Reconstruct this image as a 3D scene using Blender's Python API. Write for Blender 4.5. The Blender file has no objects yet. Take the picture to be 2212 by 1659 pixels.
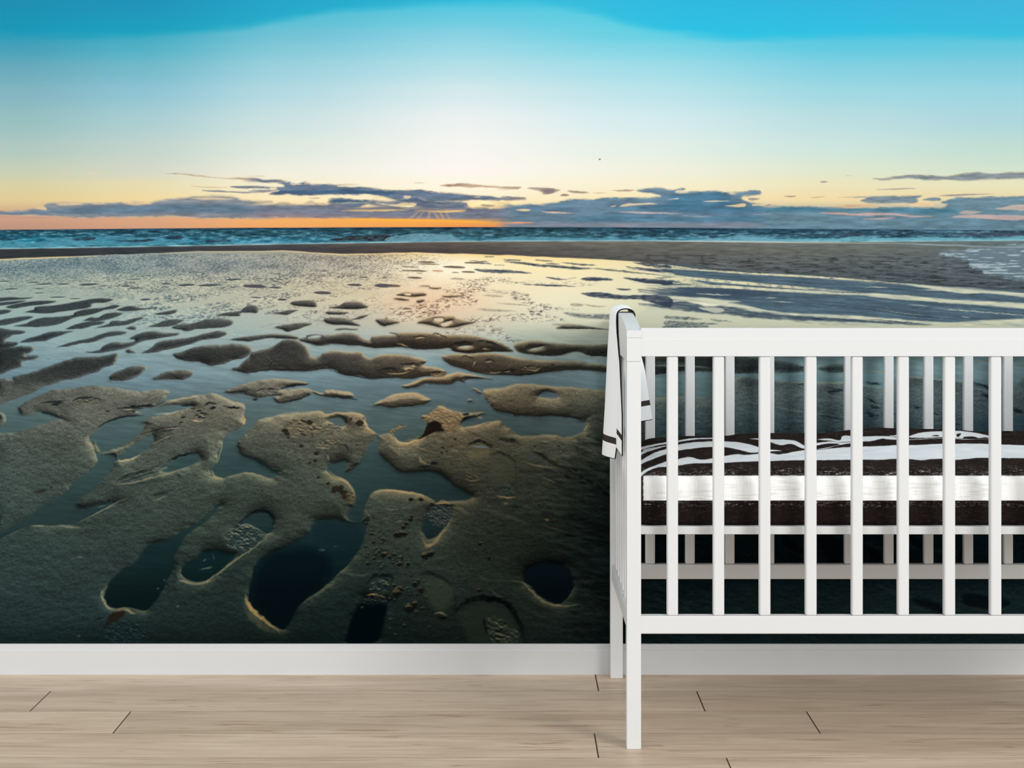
import bpy, bmesh, math
import numpy as np
from mathutils import Vector, Matrix

# ---------------------------------------------------------------- camera, light, exposure
scene = bpy.context.scene
COL = scene.collection
F_PX, W_PX, H_PX = 3867., 2212., 1659.      # focal length and frame in pixels
EYE, HZ = 1.1, 535.                         # eye height, image row of the eye level
cam_data = bpy.data.cameras.new('camera')
cam_data.sensor_width = 36.
cam_data.lens = F_PX/W_PX*36.
cam_data.shift_y = -(H_PX/2-HZ)/W_PX
cam_data.clip_start = .05
cam = bpy.data.objects.new('camera', cam_data)
cam.location = (0, 0, EYE); cam.rotation_euler = (math.pi/2, 0, 0)
COL.objects.link(cam); scene.camera = cam

world = bpy.data.worlds.new('room_light'); scene.world = world
world.use_nodes = True
bg = world.node_tree.nodes['Background']
bg.inputs['Color'].default_value = (.96, .985, 1., 1); bg.inputs['Strength'].default_value = .84

def soft_sun(name, energy, angle, az, el, col):
    """one soft sun lamp: az from the camera axis to the right, el above the floor"""
    d = bpy.data.lights.new(name, 'SUN'); d.energy = energy; d.angle = math.radians(angle); d.color = col
    o = bpy.data.objects.new(name, d); az, el = math.radians(az), math.radians(el)
    v = Vector((math.sin(az)*math.cos(el), -math.cos(az)*math.cos(el), math.sin(el)))
    o.rotation_euler = v.to_track_quat('Z', 'Y').to_euler(); o.location = v*4; COL.objects.link(o)
soft_sun('window_light', 1.9, 22, 38, 20, (1., .99, .975))
soft_sun('left_fill_light', 1.35, 100, -58, 10, (1., .995, .985))  # added fill from the left, brightens side faces and under the crib

scene.view_settings.view_transform = 'Standard'; scene.view_settings.look = 'None'
scene.view_settings.gamma = 1.; scene.view_settings.exposure = 0.; scene.view_settings.use_curve_mapping = False
scene.cycles.max_bounces = 8; scene.cycles.diffuse_bounces = 4
PRINT_GAIN = 1.36                           # light falling on the print relative to white
STEP = 1.25                                 # grid of the print, in print units

# ---------------------------------------------------------------- helpers
def lin(c):
    c = np.asarray(c, np.float32)
    return np.where(c <= .04045, c/12.92, ((c+.055)/1.055)**2.4)
def link(name, me, mat, parent=None):
    o = bpy.data.objects.new(name, me); COL.objects.link(o)
    for m in (mat if isinstance(mat, (list, tuple)) else [mat]): me.materials.append(m)
    if parent is not None:
        o.parent = parent
        me.transform(Matrix.Translation(-WORLD_LOC[parent.name]))
    return o
WORLD_LOC = {}
def obj(name, bm, mat, parent=None):
    bmesh.ops.recalc_face_normals(bm, faces=bm.faces[:])
    me = bpy.data.meshes.new(name); bm.to_mesh(me); bm.free()
    return link(name, me, mat, parent)
def grid_mesh(name, P, wrap=False):
    """P (rows, cols, 3) -> quad mesh"""
    r, c = P.shape[:2]
    me = bpy.data.meshes.new(name)
    me.vertices.add(r*c); me.vertices.foreach_set('co', P.astype(np.float32).ravel())
    i = np.arange((r-1)*(c-1)); a = (i//(c-1))*c+i % (c-1)
    q = np.stack([a, a+1, a+1+c, a+c], -1).astype(np.int32)
    me.loops.add(q.size); me.loops.foreach_set('vertex_index', q.ravel())
    me.polygons.add(len(q)); me.polygons.foreach_set('loop_start', np.arange(len(q), dtype=np.int32)*4)
    me.update(calc_edges=True)
    return me
def set_colour(me, rgb):
    at = me.color_attributes.new('print', 'FLOAT_COLOR', 'POINT')
    a = np.ones((len(me.vertices), 4), np.float32); a[:, :3] = rgb.reshape(-1, 3)
    at.data.foreach_set('color', a.ravel())
def box(bm, x0, x1, y0, y1, z0, z1, bev=0., seg=2):
    v = [bm.verts.new(p) for p in ((x0,y0,z0),(x1,y0,z0),(x1,y1,z0),(x0,y1,z0),(x0,y0,z1),(x1,y0,z1),(x1,y1,z1),(x0,y1,z1))]
    f = [bm.faces.new([v[i] for i in q]) for q in ((0,3,2,1),(4,5,6,7),(0,1,5,4),(1,2,6,5),(2,3,7,6),(3,0,4,7))]
    if bev:
        e = list({e for q in f for e in q.edges})
        bmesh.ops.bevel(bm, geom=e, offset=bev, segments=seg, affect='EDGES', profile=.5)
def bxm(*a, **k):
    bm = bmesh.new(); box(bm, *a, **k); return bm
def prism(bm, prof, x0, x1, axis='x'):
    """closed profile of (a, b) pairs swept along an axis"""
    def pt(t, p): return (t, p[0], p[1]) if axis == 'x' else (p[0], t, p[1])
    A = [bm.verts.new(pt(x0, p)) for p in prof]; B = [bm.verts.new(pt(x1, p)) for p in prof]
    n = len(prof)
    for i in range(n): bm.faces.new((A[i], A[(i+1) % n], B[(i+1) % n], B[i]))
    bm.faces.new(A[::-1]); bm.faces.new(B)
def mat(name, col, rough=.5, spec=.3):
    m = bpy.data.materials.new(name); m.use_nodes = True
    b = m.node_tree.nodes['Principled BSDF']
    b.inputs['Base Color'].default_value = (*col, 1); b.inputs['Roughness'].default_value = rough
    b.inputs['Specular IOR Level'].default_value = spec
    return m
def nodes(m): return m.node_tree.nodes, m.node_tree.links, m.node_tree.nodes['Principled BSDF']
def thing(o, label, cat, group=None):
    o['label'] = label; o['category'] = cat; o['kind'] = 'thing'
    if group: o['group'] = group
    return o
def struct(o): o['kind'] = 'structure'; return o
def depth_row(y, z=0.): return (EYE-z)*F_PX/(y-HZ)

# ---------------------------------------------------------------- materials
def painted(name, col, rough=.42):
    """white lacquer with a faint uneven sheen"""
    m = mat(name, col, rough, .3); N, L, b = nodes(m)
    n = N.new('ShaderNodeTexNoise'); n.inputs['Scale'].default_value = 9; n.inputs['Detail'].default_value = 3
    tc = N.new('ShaderNodeTexCoord'); L.new(tc.outputs['Object'], n.inputs['Vector'])
    r = N.new('ShaderNodeMapRange'); r.inputs['To Min'].default_value = rough-.06; r.inputs['To Max'].default_value = rough+.06
    L.new(n.outputs['Fac'], r.inputs['Value']); L.new(r.outputs['Result'], b.inputs['Roughness'])
    return m
M_CRIB = painted('white_lacquer', (.622, .63, .632))
M_BASE = painted('baseboard_paint', (.535, .545, .552), .5)
M_WALL = mat('wall_plaster', (.7, .7, .69), .9, .1)

def print_mat(name, rough=None):
    m = bpy.data.materials.new(name); m.use_nodes = True
    N, L = m.node_tree.nodes, m.node_tree.links
    N.clear()
    out = N.new('ShaderNodeOutputMaterial'); d = N.new('ShaderNodeBsdfDiffuse')
    a = N.new('ShaderNodeAttribute'); a.attribute_name = 'print'
    L.new(a.outputs['Color'], d.inputs['Color']); L.new(d.outputs['BSDF'], out.inputs['Surface'])
    return m
M_PRINT = print_mat('mural_print'); M_ZEBRA = print_mat('striped_cloth')

def oak():
    m = mat('pale_oak', (.45, .38, .30), .42, .16); N, L, b = nodes(m)
    a = N.new('ShaderNodeAttribute'); a.attribute_name = 'plank'
    tc = N.new('ShaderNodeTexCoord')
    sep = N.new('ShaderNodeSeparateXYZ'); L.new(a.outputs['Vector'], sep.inputs[0])
    off = N.new('ShaderNodeVectorMath'); off.operation = 'SCALE'; off.inputs['Scale'].default_value = 37.
    L.new(a.outputs['Vector'], off.inputs[0])
    add = N.new('ShaderNodeVectorMath'); add.operation = 'ADD'
    L.new(tc.outputs['Object'], add.inputs[0]); L.new(off.outputs[0], add.inputs[1])
    def noise(sc, scale, detail, rough=.55, dist=0.):
        mp = N.new('ShaderNodeMapping'); mp.inputs['Scale'].default_value = sc
        L.new(add.outputs[0], mp.inputs['Vector'])
        n = N.new('ShaderNodeTexNoise'); n.inputs['Scale'].default_value = scale; n.inputs['Detail'].default_value = detail
        n.inputs['Roughness'].default_value = rough; n.inputs['Distortion'].default_value = dist
        L.new(mp.outputs[0], n.inputs['Vector']); return n.outputs['Fac']
    def ramp(src, stops):
        r = N.new('ShaderNodeValToRGB'); e = r.color_ramp.elements
        e[0].position, e[0].color = stops[0][0], (*stops[0][1], 1); e[1].position, e[1].color = stops[1][0], (*stops[1][1], 1)
        for p, c in stops[2:]:
            k = e.new(p); k.color = (*c, 1)
        L.new(src, r.inputs[0]); return r.outputs[0]
    def mult(c1, c2, f=1.):
        x = N.new('ShaderNodeMix'); x.data_type = 'RGBA'; x.blend_type = 'MULTIPLY'; x.inputs['Factor'].default_value = f
        L.new(c1, x.inputs['A']); L.new(c2, x.inputs['B']); return x.outputs['Result']
    base = ramp(noise((1.1, 9, 1), 1.6, 5, .6, .6), [(.30, (.475,.365,.262)), (.72, (.665,.54,.418)), (.5, (.58,.462,.345))])
    fine = ramp(noise((2.2, 75, 1), 2.6, 8, .75, .5), [(.34, (.74,.72,.69)), (.62, (1.08,1.08,1.08))])
    knots = ramp(noise((1.5, 14, 1), 2.3, 4, .6, 1.8), [(.30, (.62,.55,.47)), (.42, (1,1,1))])
    c = mult(mult(base, fine, .85), knots, .8)
    tint = N.new('ShaderNodeMapRange'); tint.inputs['To Min'].default_value = .93; tint.inputs['To Max'].default_value = 1.06
    L.new(sep.outputs[2], tint.inputs['Value'])
    sc = N.new('ShaderNodeVectorMath'); sc.operation = 'SCALE'
    L.new(c, sc.inputs[0]); L.new(tint.outputs['Result'], sc.inputs['Scale'])
    L.new(sc.outputs[0], b.inputs['Base Color'])
    bp = N.new('ShaderNodeBump'); bp.inputs['Strength'].default_value = .08; bp.inputs['Distance'].default_value = .001
    L.new(noise((3, 90, 1), 2.2, 6, .7, .3), bp.inputs['Height']); L.new(bp.outputs[0], b.inputs['Normal'])
    return m
M_OAK = oak()
M_GAP = mat('floor_gap', (.20, .15, .105), .9, .05)

def towel_mat(name, col):
    m = mat(name, col, .95, .05); N, L, b = nodes(m)
    tc = N.new('ShaderNodeTexCoord'); n = N.new('ShaderNodeTexNoise'); n.inputs['Scale'].default_value = 420; n.inputs['Detail'].default_value = 2
    L.new(tc.outputs['Object'], n.inputs['Vector'])
    bp = N.new('ShaderNodeBump'); bp.inputs['Strength'].default_value = .25; bp.inputs['Distance'].default_value = .001
    L.new(n.outputs['Fac'], bp.inputs['Height']); L.new(bp.outputs[0], b.inputs['Normal'])
    return m
M_TOWEL = towel_mat('white_terry', (.84, .845, .85)); M_STRIPE = towel_mat('brown_weave', (.045, .036, .032)); M_PIPE = towel_mat('black_piping', (.01, .01, .01))

# ---------------------------------------------------------------- the room
Y_WALL = 4.627; Y_PRINT = 4.6245; Y_SKIRT = 4.612; XR = 1.897
struct(obj('wall_back', bxm(-XR, XR, Y_WALL, Y_WALL+.12, -.02, 2.4), M_WALL))

def make_floor():
    """oak boards 1.6 m long in staggered rows, running along the wall"""
    seams = [3.860+.1935*k for k in range(-17, 5)]
    joints = {3: .2147, 2: .458, 1: .698, 0: .1866, -1: .4622}      # one end joint per row
    bm = bmesh.new(); lay = bm.loops.layers.float_vector.new('plank')
    rs = np.random.RandomState(4)
    box(bm, -XR, XR, seams[0], Y_WALL, -.02, -.0035)
    for f in bm.faces: f.material_index = 1
    g = .0011; ge = .0016
    for k in range(-17, 4):
        y0, y1 = 3.860+.1935*k, 3.860+.1935*(k+1)
        j = joints.get(k, rs.uniform(0, 1.6))
        x = j-1.602*3
        while x < XR:
            a, b = max(x, -XR), min(x+1.602, XR); x += 1.602
            if b-a < .01: continue
            nf = len(bm.faces)
            pr = [(a+ge, y0+g), (b-ge, y0+g), (b-ge, y1-g), (a+ge, y1-g)]
            top = [bm.verts.new((p[0], p[1], 0)) for p in pr]
            e = .0012
            dn = [bm.verts.new((p[0]+sx*e*.6, p[1]+sy*e*.6, -.0035)) for p, sx, sy in zip(pr, (-1,1,1,-1), (-1,-1,1,1))]
            fs = [bm.faces.new(top)]+[bm.faces.new((dn[i], dn[(i+1) % 4], top[(i+1) % 4], top[i])) for i in range(4)]
            r = (rs.rand(), rs.rand(), rs.rand())
            for f in fs[1:]: f.material_index = 1
            for f in fs:
                for l in f.loops: l[lay] = r
    return struct(obj('floor', bm, [M_OAK, M_GAP]))
make_floor()

bm = bmesh.new()
prism(bm, [(Y_WALL, 0), (Y_SKIRT, 0), (Y_SKIRT, .0625), (Y_SKIRT+.0012, .0640), (Y_SKIRT+.0034, .0645), (Y_SKIRT+.0034, .0765), (Y_SKIRT+.0042, .0775), (Y_WALL, .0775)], -XR, XR)
struct(obj('baseboard_back', bm, M_BASE))

# ---------------------------------------------------------------- printed beach picture of the mural
PW, PH = 2212, 1396            # extent of the print in its own units (1 unit = 1.196 mm on the wall)
ZS = 560/2212.
def T(org, pts):               # traced outline -> print units
    s = org[2]
    return [(org[0]+(p[0]+46 if org is OR and p[0] > 2230 else p[0])*s, org[1]+p[1]*s) for p in pts]
OA=(0,500,ZS); OB=(480,500,ZS); OC=(880,500,ZS); OD=(0,800,ZS); OE=(400,800,ZS); OF=(780,800,ZS)
OG=(0,1080,ZS); OH=(400,1080,ZS); OI=(800,1080,ZS); OR=(1440,480,772/2212.)
K1=(0,350,ZS); K2=(550,350,ZS); K3=(1100,350,ZS); K4=(1652,350,ZS)

def lut(seed):
    return np.random.RandomState(seed).rand(256, 256).astype(np.float32)
_L = {}
def vn(u, v, seed):
    """smooth value noise in 0..1 at coordinates u, v"""
    if seed not in _L: _L[seed] = lut(seed)
    t = _L[seed]
    iu = np.floor(u).astype(np.int32); iv = np.floor(v).astype(np.int32)
    fu = (u-iu).astype(np.float32); fv = (v-iv).astype(np.float32)
    fu = fu*fu*(3-2*fu); fv = fv*fv*(3-2*fv)
    a = t[iv & 255, iu & 255]; b = t[iv & 255, (iu+1) & 255]
    c = t[(iv+1) & 255, iu & 255]; d = t[(iv+1) & 255, (iu+1) & 255]
    return (a*(1-fu)+b*fu)*(1-fv)+(c*(1-fu)+d*fu)*fv
def fbm(u, v, seed, n=4, g=.5):
    s = 0; a = 1.; w = 0
    for k in range(n):
        s = s+a*vn(u*2**k+17.3*k, v*2**k+9.1*k, seed+k); w += a; a *= g
    return s/w
def sst(a, b, x):
    t = np.clip((x-a)/(b-a), 0, 1); return t*t*(3-2*t)
def spline(pts, closed=True, n=4):
    """Catmull-Rom through the points"""
    P = np.array(pts, np.float32); m = len(P)
    idx = range(m) if closed else range(m-1)
    out = []
    for i in idx:
        if closed: p0, p1, p2, p3 = P[(i-1) % m], P[i], P[(i+1) % m], P[(i+2) % m]
        else: p0, p1, p2, p3 = P[max(i-1, 0)], P[i], P[i+1], P[min(i+2, m-1)]
        for k in range(n):
            t = k/n
            out.append(.5*((2*p1)+(-p0+p2)*t+(2*p0-5*p1+4*p2-p3)*t*t+(-p0+3*p1-3*p2+p3)*t**3))
    if not closed: out.append(P[-1])
    return np.array(out, np.float32)
class Canvas:
    def __init__(s, step, x0=0., y0=0., w=PW, h=PH):
        s.step = step
        s.nx = int(round(w/step))+1; s.ny = int(round(h/step))+1
        s.xs = (x0+np.arange(s.nx)*step).astype(np.float32); s.ys = (y0+np.arange(s.ny)*step).astype(np.float32)
        s.X, s.Y = np.meshgrid(s.xs, s.ys)
        s.img = np.zeros((s.ny, s.nx, 3), np.float32)
    def sx(s, x):
        """past the traced width the banks run on, drawn out sideways"""
        return np.where(x < 0, x*.06, np.where(x > PW, PW+(x-PW)*.06, x)).astype(np.float32)
    def box(s, pts, m, drawn=False):
        a = np.array(pts); x0, y0 = a.min(0)-m; x1, y1 = a.max(0)+m
        i0, i1 = np.searchsorted(s.sx(s.xs) if drawn else s.xs, [x0, x1]); j0, j1 = np.searchsorted(s.ys, [y0, y1])
        if i1 <= i0 or j1 <= j0: return None
        return slice(j0, j1), slice(i0, i1)
def sdf(pts, x, y):
    """signed distance to a closed outline, positive inside"""
    d2 = np.full(x.shape, 1e12, np.float32); ins = np.zeros(x.shape, bool)
    n = len(pts)
    for i in range(n):
        ax, ay = pts[i]; bx, by = pts[(i+1) % n]
        ex, ey = bx-ax, by-ay; L = ex*ex+ey*ey
        if L < 1e-9: continue
        px = x-ax; py = y-ay
        t = np.clip((px*ex+py*ey)/L, 0, 1)
        d2 = np.minimum(d2, (px-t*ex)**2+(py-t*ey)**2)
        c = (ay > y) != (by > y)
        if ey != 0: ins ^= c & (px < ex*py/ey)
    d = np.sqrt(d2)
    return np.where(ins, d, -d)
def grid(C, xs, ys, cols):
    """smooth colour field from a coarse table (rows = ys)"""
    xs = np.array(xs, np.float32); ys = np.array(ys, np.float32); c = np.array(cols, np.float32)/255.
    def w(v, k):
        i = np.clip(np.searchsorted(k, v)-1, 0, len(k)-2)
        f = np.clip((v-k[i])/(k[i+1]-k[i]), 0, 1)
        return i, (f*f*(3-2*f)*.5+f*.5).astype(np.float32)
    i, fx = w(C.xs, xs); j, fy = w(C.ys, ys)
    fx = fx[None, :, None]; fy = fy[:, None, None]
    r = c[:, i]*(1-fx)+c[:, i+1]*fx
    return r[j]*(1-fy)+r[j+1]*fy
def mixin(img, sl, a, col):
    a = a[..., None]; img[sl] = img[sl]*(1-a)+np.array(col, np.float32)/255.*a
def fill(C, pts, col, soft=1.2, alpha=1., warp=0., wl=14., seed=3, smooth=True, mod=None, inset=0.):
    P = spline(pts) if smooth else np.array(pts, np.float32)
    b = C.box(P, soft*2+warp+2, True)
    if b is None: return
    x = C.sx(C.X[b]); y = C.Y[b]
    if warp:
        wx = wl*2.; x = x+(fbm(x/wx, y/wl, seed)-.5)*warp*2; y = y+(fbm(C.X[b]/wx+50, y/wl, seed+9)-.5)*warp*1.6
    d = sdf(P, x, y)-inset
    a = sst(-soft, soft, d)*alpha
    if mod is not None: a = a*mod(C.X[b], C.Y[b])
    mixin(C.img, b, a, col)
def stroke(C, pts, w, col, alpha=1., soft=None, taper=True, warp=1., seed=5, n=5):
    """a soft, ragged, tapering line; w = half width"""
    P = spline(pts, False, n); m = len(P)
    w = w*.62
    soft = soft*.8 if soft else max(.9, w*.9)
    b = C.box(P, w+soft+3+warp*2)
    if b is None: return
    x0 = C.X[b]; y0 = C.Y[b]
    q = .5+w*.35
    x = x0+(fbm(x0/9, y0/6, seed, 3)-.5)*warp*4.4*q; y = y0+(fbm(x0/9+31, y0/6, seed+4, 3)-.5)*warp*3.2*q
    a = np.zeros(x.shape, np.float32)
    for i in range(m-1):
        ax, ay = P[i]; ex, ey = P[i+1]-P[i]; L = ex*ex+ey*ey+1e-6
        t = np.clip(((x-ax)*ex+(y-ay)*ey)/L, 0, 1)
        d = np.sqrt((x-ax-t*ex)**2+(y-ay-t*ey)**2)
        s = (i+t)/(m-1)
        k = np.sin(np.pi*np.clip(s, .03, .97)) if taper else 1.
        a = np.maximum(a, sst(soft, -soft*.3, d-w*k**.7)*k**.5)
    a = a*np.clip(.3+1.25*fbm(x0/8, y0/5, seed+11, 3), 0, 1)
    mixin(C.img, b, a*alpha, col)
def lens(C, org, cx, cy, rx, ry, col, alpha=.9, tilt=-.04, soft=1.):
    s = org[2]; cx, cy, rx, ry = org[0]+cx*s, org[1]+cy*s, rx*s, ry*s
    t = np.linspace(0, 2*np.pi, 14)[:-1]
    p = [(cx+rx*np.cos(a)*1.05, cy+ry*np.sin(a)*(1.1 if np.sin(a) < 0 else .8)+tilt*rx*np.cos(a)) for a in t]
    fill(C, [(q[0]-1, q[1]+2.2) for q in p], (232, 226, 196), 1.6, alpha*.45)
    fill(C, p, col, soft, alpha, warp=.8, wl=6)

def paint_sky(C):
    img = C.img
    X, Y = C.X, C.Y
    sky = grid(C, [50, 300, 600, 1000, 1400, 1800, 2160], [0, 40, 80, 100, 150, 200, 260, 320, 370, 400, 430, 470, 492], [
     [(36,146,176),(44,156,186),(70,180,206),(70,192,220),(84,200,224),(64,186,222),(70,184,216)],
     [(44,150,178),(56,162,188),(88,186,208),(106,200,222),(92,204,226),(76,192,222),(74,188,216)],
     [(52,154,180),(66,168,192),(112,190,210),(138,208,226),(104,206,226),(86,196,224),(88,194,219)],
     [(66,157,182),(78,172,194),(126,196,213),(151,213,228),(126,211,228),(96,200,224),(102,198,220)],
     [(104,167,186),(115,182,200),(154,206,219),(181,222,232),(162,220,232),(134,208,226),(132,204,222)],
     [(128,177,190),(140,192,208),(176,214,224),(211,231,235),(188,227,235),(160,216,226),(156,212,224)],
     [(148,188,190),(166,202,208),(200,222,224),(234,240,240),(212,235,239),(188,222,226),(174,214,222)],
     [(172,197,190),(190,208,202),(218,230,222),(245,244,241),(228,240,233),(206,230,224),(194,222,212)],
     [(196,204,180),(208,212,196),(236,236,222),(251,247,240),(243,242,224),(226,232,208),(214,228,207)],
     [(212,205,164),(226,216,176),(244,236,208),(253,246,226),(249,241,210),(238,230,190),(236,230,192)],
     [(221,201,151),(236,214,160),(249,232,188),(253,240,206),(250,232,186),(246,222,170),(236,218,172)],
     [(200,158,132),(216,164,130),(238,176,118),(246,176,92),(190,160,146),(150,160,165),(140,160,168)],
     [(188,146,126),(208,158,128),(236,166,108),(224,140,96),(140,132,148),(104,142,158),(106,146,160)]])
    img[:] = sky
    # the deep turquoise top with its hard lower edge
    ex = [0,200,400,520,640,760,900,1050,1150,1260,1340,1430,1600,1800,2000,2212]
    ey = [74,80,72,60,38,20,10,5,7,24,48,68,86,79,76,82]
    e = np.interp(C.xs, ex, ey)[None, :].astype(np.float32)
    teal = grid(C, [0,300,700,1100,1500,2212], [0,90], [
     [(29,140,173),(32,144,182),(36,166,202),(56,186,218),(46,182,222),(62,178,217)],
     [(26,150,182),(28,160,188),(44,178,206),(70,192,218),(42,193,227),(58,189,220)]])
    a = sst(13, -13, Y-e+(vn(X/60, Y/9, 4)-.5)*6)[..., None]*.95
    img[:] = img*(1-a)+teal*a

def cloud(C, org, pts, col, alpha=.95, warp=5., soft=2.2, rim=None, ra=.8):
    pts = [(p[0]-260 if p[0] < -10 else p[0]+260 if p[0] > 2225 else p[0], p[1]) for p in pts]
    P = spline(T(org, pts)); b = C.box(P, soft*3+warp*2+6, True)
    if b is None: return
    x = C.X[b]; y = C.Y[b]; xd = C.sx(x)
    x0 = org[0] if org[0] > 0 else -2000; x1 = org[0]+560 if org[0] < 1600 else 5000
    ends = sst(x0-34, x0+22, x)*sst(x1+34, x1-22, x)
    n = fbm(x/26, y/7., 21, 5, .6)-.5
    d = sdf(P, xd+(fbm(x/20, y/6, 23, 3)-.5)*warp*3, y+(fbm(x/22+40, y/7, 27, 4, .6)-.5)*warp*1.5)+n*warp*1.1
    big = warp > 2.2
    t = fbm(x/34, y/5., 29, 5, .6)-.5
    c = np.array(col, np.float32)/255*(1+t[..., None]*(.5 if big else .2))
    if rim is not None:
        r = np.array(rim, np.float32)/255
        k = (sst(4.5, .3, d)*sst(.35, .62, fbm(x/18, y/4, 33, 3)+.08)*ra)[..., None]
        c = c*(1-k)+r*k
    a = (sst(-soft, soft, d)*alpha*ends)[..., None]
    C.img[b] = C.img[b]*(1-a)+c*a

def paint_clouds(C):
    X, Y = C.X, C.Y
    blue = (92,120,142); pur = (126,124,140); dk = (78,104,132); tan = (176,146,122)
    # low bank, left
    cloud(C, K1, [(-40,425),(60,420),(200,412),(300,395),(390,405),(380,370),(450,345),(560,345),(700,350),(860,350),(1000,345),(1040,340),(1100,350),(1150,335),(1230,345),(1280,345),(1330,330),(1450,315),(1640,295),(1800,285),(2000,300),(2100,325),(2240,360),(2240,480),(2000,485),(1700,480),(1500,470),(1300,470),(1000,472),(700,478),(400,462),(150,455),(-40,452)], (122,132,146), .9, 3, 3, (250,222,170), .5)
    cloud(C, K1, [(-40,430),(200,425),(400,415),(600,390),(900,375),(1200,372),(1400,360),(1600,355),(1900,360),(2100,372),(2240,380),(2240,450),(2000,440),(1600,435),(1200,440),(700,445),(300,440),(-40,440)], (88,118,140), .75, 3, 5)
    cloud(C, K1, [(-40,462),(300,468),(500,474),(300,480),(-40,474)], (190,146,132), .7, 1.5, 2)
    for p in ([(480,360),(600,352),(700,362),(560,375)], [(300,395),(385,388),(385,402),(320,402)], [(1090,352),(1160,340),(1270,345),(1250,362),(1140,372)], [(1620,310),(1760,300),(1990,315),(1800,322)]):
        cloud(C, K1, p, (236,206,158), .7, 2, 2)
    # high wisps
    cloud(C, K1, [(1400,98),(1560,96),(1690,112),(1820,128),(1960,138),(2060,130),(2212,140),(2212,165),(2100,155),(1950,145),(1800,132),(1640,116),(1520,104)], (150,128,120), .85, 2, 1.2, (252,226,178), .5)
    cloud(C, K1, [(1630,205),(1760,212),(1960,215),(1800,222)], (196,164,132), .6, 1.5, 1.4)
    cloud(C, K1, [(1960,210),(2080,204),(2230,205),(2230,225),(2060,224)], (110,118,136), .9, 1.5, 1.2)
    cloud(C, K1, [(1720,246),(1860,240),(2060,255),(2230,250),(2230,262),(2000,262)], (104,114,132), .8, 1.5, 1.2)
    cloud(C, K1, [(740,96),(830,88),(880,90),(800,98)], (240,206,170), .7, 1, 1.2)
    cloud(C, K1, [(520,94),(560,88),(600,92),(560,98)], (236,206,176), .5, 1, 1.2)
    # main bank above the sun
    cloud(C, K2, [(-30,145),(80,140),(200,150),(300,165),(330,180),(420,178),(560,185),(740,185),(900,192),(820,198),(720,205),(860,215),(1000,218),(1100,235),(1240,240),(1320,232),(1480,245),(1620,255),(1800,272),(1960,290),(2240,305),(2240,325),(2000,332),(1860,330),(1720,345),(1560,350),(1500,395),(1380,370),(1300,350),(1180,325),(1100,300),(940,280),(840,285),(740,280),(640,275),(480,282),(300,280),(140,270),(200,250),(100,262),(-30,258),(60,235),(160,225),(-30,225),(-30,205),(140,205),(240,195),(160,180),(-30,165)], (94,112,136), .95, 4.5, 1.8, (250,216,170), .7)
    cloud(C, K2, [(140,268),(300,240),(480,240),(620,245),(840,235),(1040,245),(1200,262),(1140,282),(940,278),(640,276),(400,280)], (64,92,124), .8, 3, 3)
    cloud(C, K2, [(640,320),(760,312),(860,322),(1020,335),(1100,350),(1200,345),(1320,352),(1400,372),(1500,400),(1620,402),(1760,398),(1800,350),(1700,330),(1500,330),(1380,300),(1240,320),(1180,345),(960,365),(800,395),(640,345)], (86,104,130), .92, 4, 2, (252,222,168), .5)
    cloud(C, K2, [(620,328),(680,308),(800,306),(900,320),(1020,330),(1000,345),(860,350),(700,355),(640,348)], (70,98,126), .9, 3, 1.6, (252,226,172), .6)
    # wide lower band
    cloud(C, K2, [(-40,360),(160,362),(400,358),(660,362),(700,390),(860,402),(1000,415),(1300,408),(1500,415),(1780,420),(1820,395),(1960,385),(2060,392),(2240,370),(2240,515),(2000,512),(1800,505),(1600,500),(1300,492),(1000,485),(800,482),(500,476),(200,476),(-40,482)], (110,120,140), .95, 2.5, 2.5, (248,212,150), .6)
    cloud(C, K2, [(-40,445),(300,440),(700,450),(1100,458),(1400,465),(1800,480),(2240,490),(2240,512),(1700,498),(1200,488),(700,478),(200,474),(-40,480)], (150,130,138), .6, 2, 4)
    cloud(C, K2, [(640,352),(760,372),(900,388),(1100,380),(1300,390),(1500,396),(1800,385),(1830,425),(1300,428),(800,428),(640,405)], (112,118,138), .9, 3, 3)
    cloud(C, K2, [(960,330),(1180,330),(1400,345),(1640,360),(1800,352),(1800,400),(1500,408),(1300,395),(1100,385),(980,365)], (98,110,134), .7, 4, 4, (252,222,168), .4)
    cloud(C, K2, [(740,412),(900,404),(1100,405),(1320,408),(1200,416),(980,420),(820,420)], (250,206,130), .7, 2.2, 1.2)
    cloud(C, K2, [(1360,415),(1500,418),(1640,412),(1800,408),(1760,424),(1620,430),(1500,425)], (252,204,120), .8, 2, 1.2)
    cloud(C, K2, [(1040,345),(1160,362),(1300,345),(1380,360),(1340,382),(1240,378),(1120,362)], (255,232,180), .85, 3, 1.5)
    cloud(C, K2, [(930,290),(1040,282),(1140,305),(1190,325),(1080,322),(1000,305)], (252,228,182), .7, 3, 2)
    cloud(C, K2, [(1270,285),(1330,290),(1320,315),(1280,310)], (248,220,180), .6, 2.5, 1.5)
    cloud(C, K2, [(1810,350),(1900,330),(2020,345),(2100,335),(2240,340),(2240,362),(2080,375),(2020,395),(1960,375),(1860,385)], (253,226,168), .85, 4, 1.5)
    cloud(C, K2, [(1960,362),(2050,372),(2000,385),(1930,372)], (120,118,128), .6, 3, 2)
    # top right wisps
    cloud(C, K2, [(1580,200),(1660,188),(1780,180),(1900,190),(2050,205),(2180,215),(2240,235),(2100,222),(1900,215),(1760,215),(1640,208)], (158,128,110), .88, 2.4, 1.2, (255,236,196), .6)
    cloud(C, K2, [(1360,176),(1450,176),(1400,180)], (190,150,110), .7, .6, .8)
    cloud(C, K2, [(-20,118),(40,114),(90,122),(20,128)], (220,190,160), .5, 1, 1.2)
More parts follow.
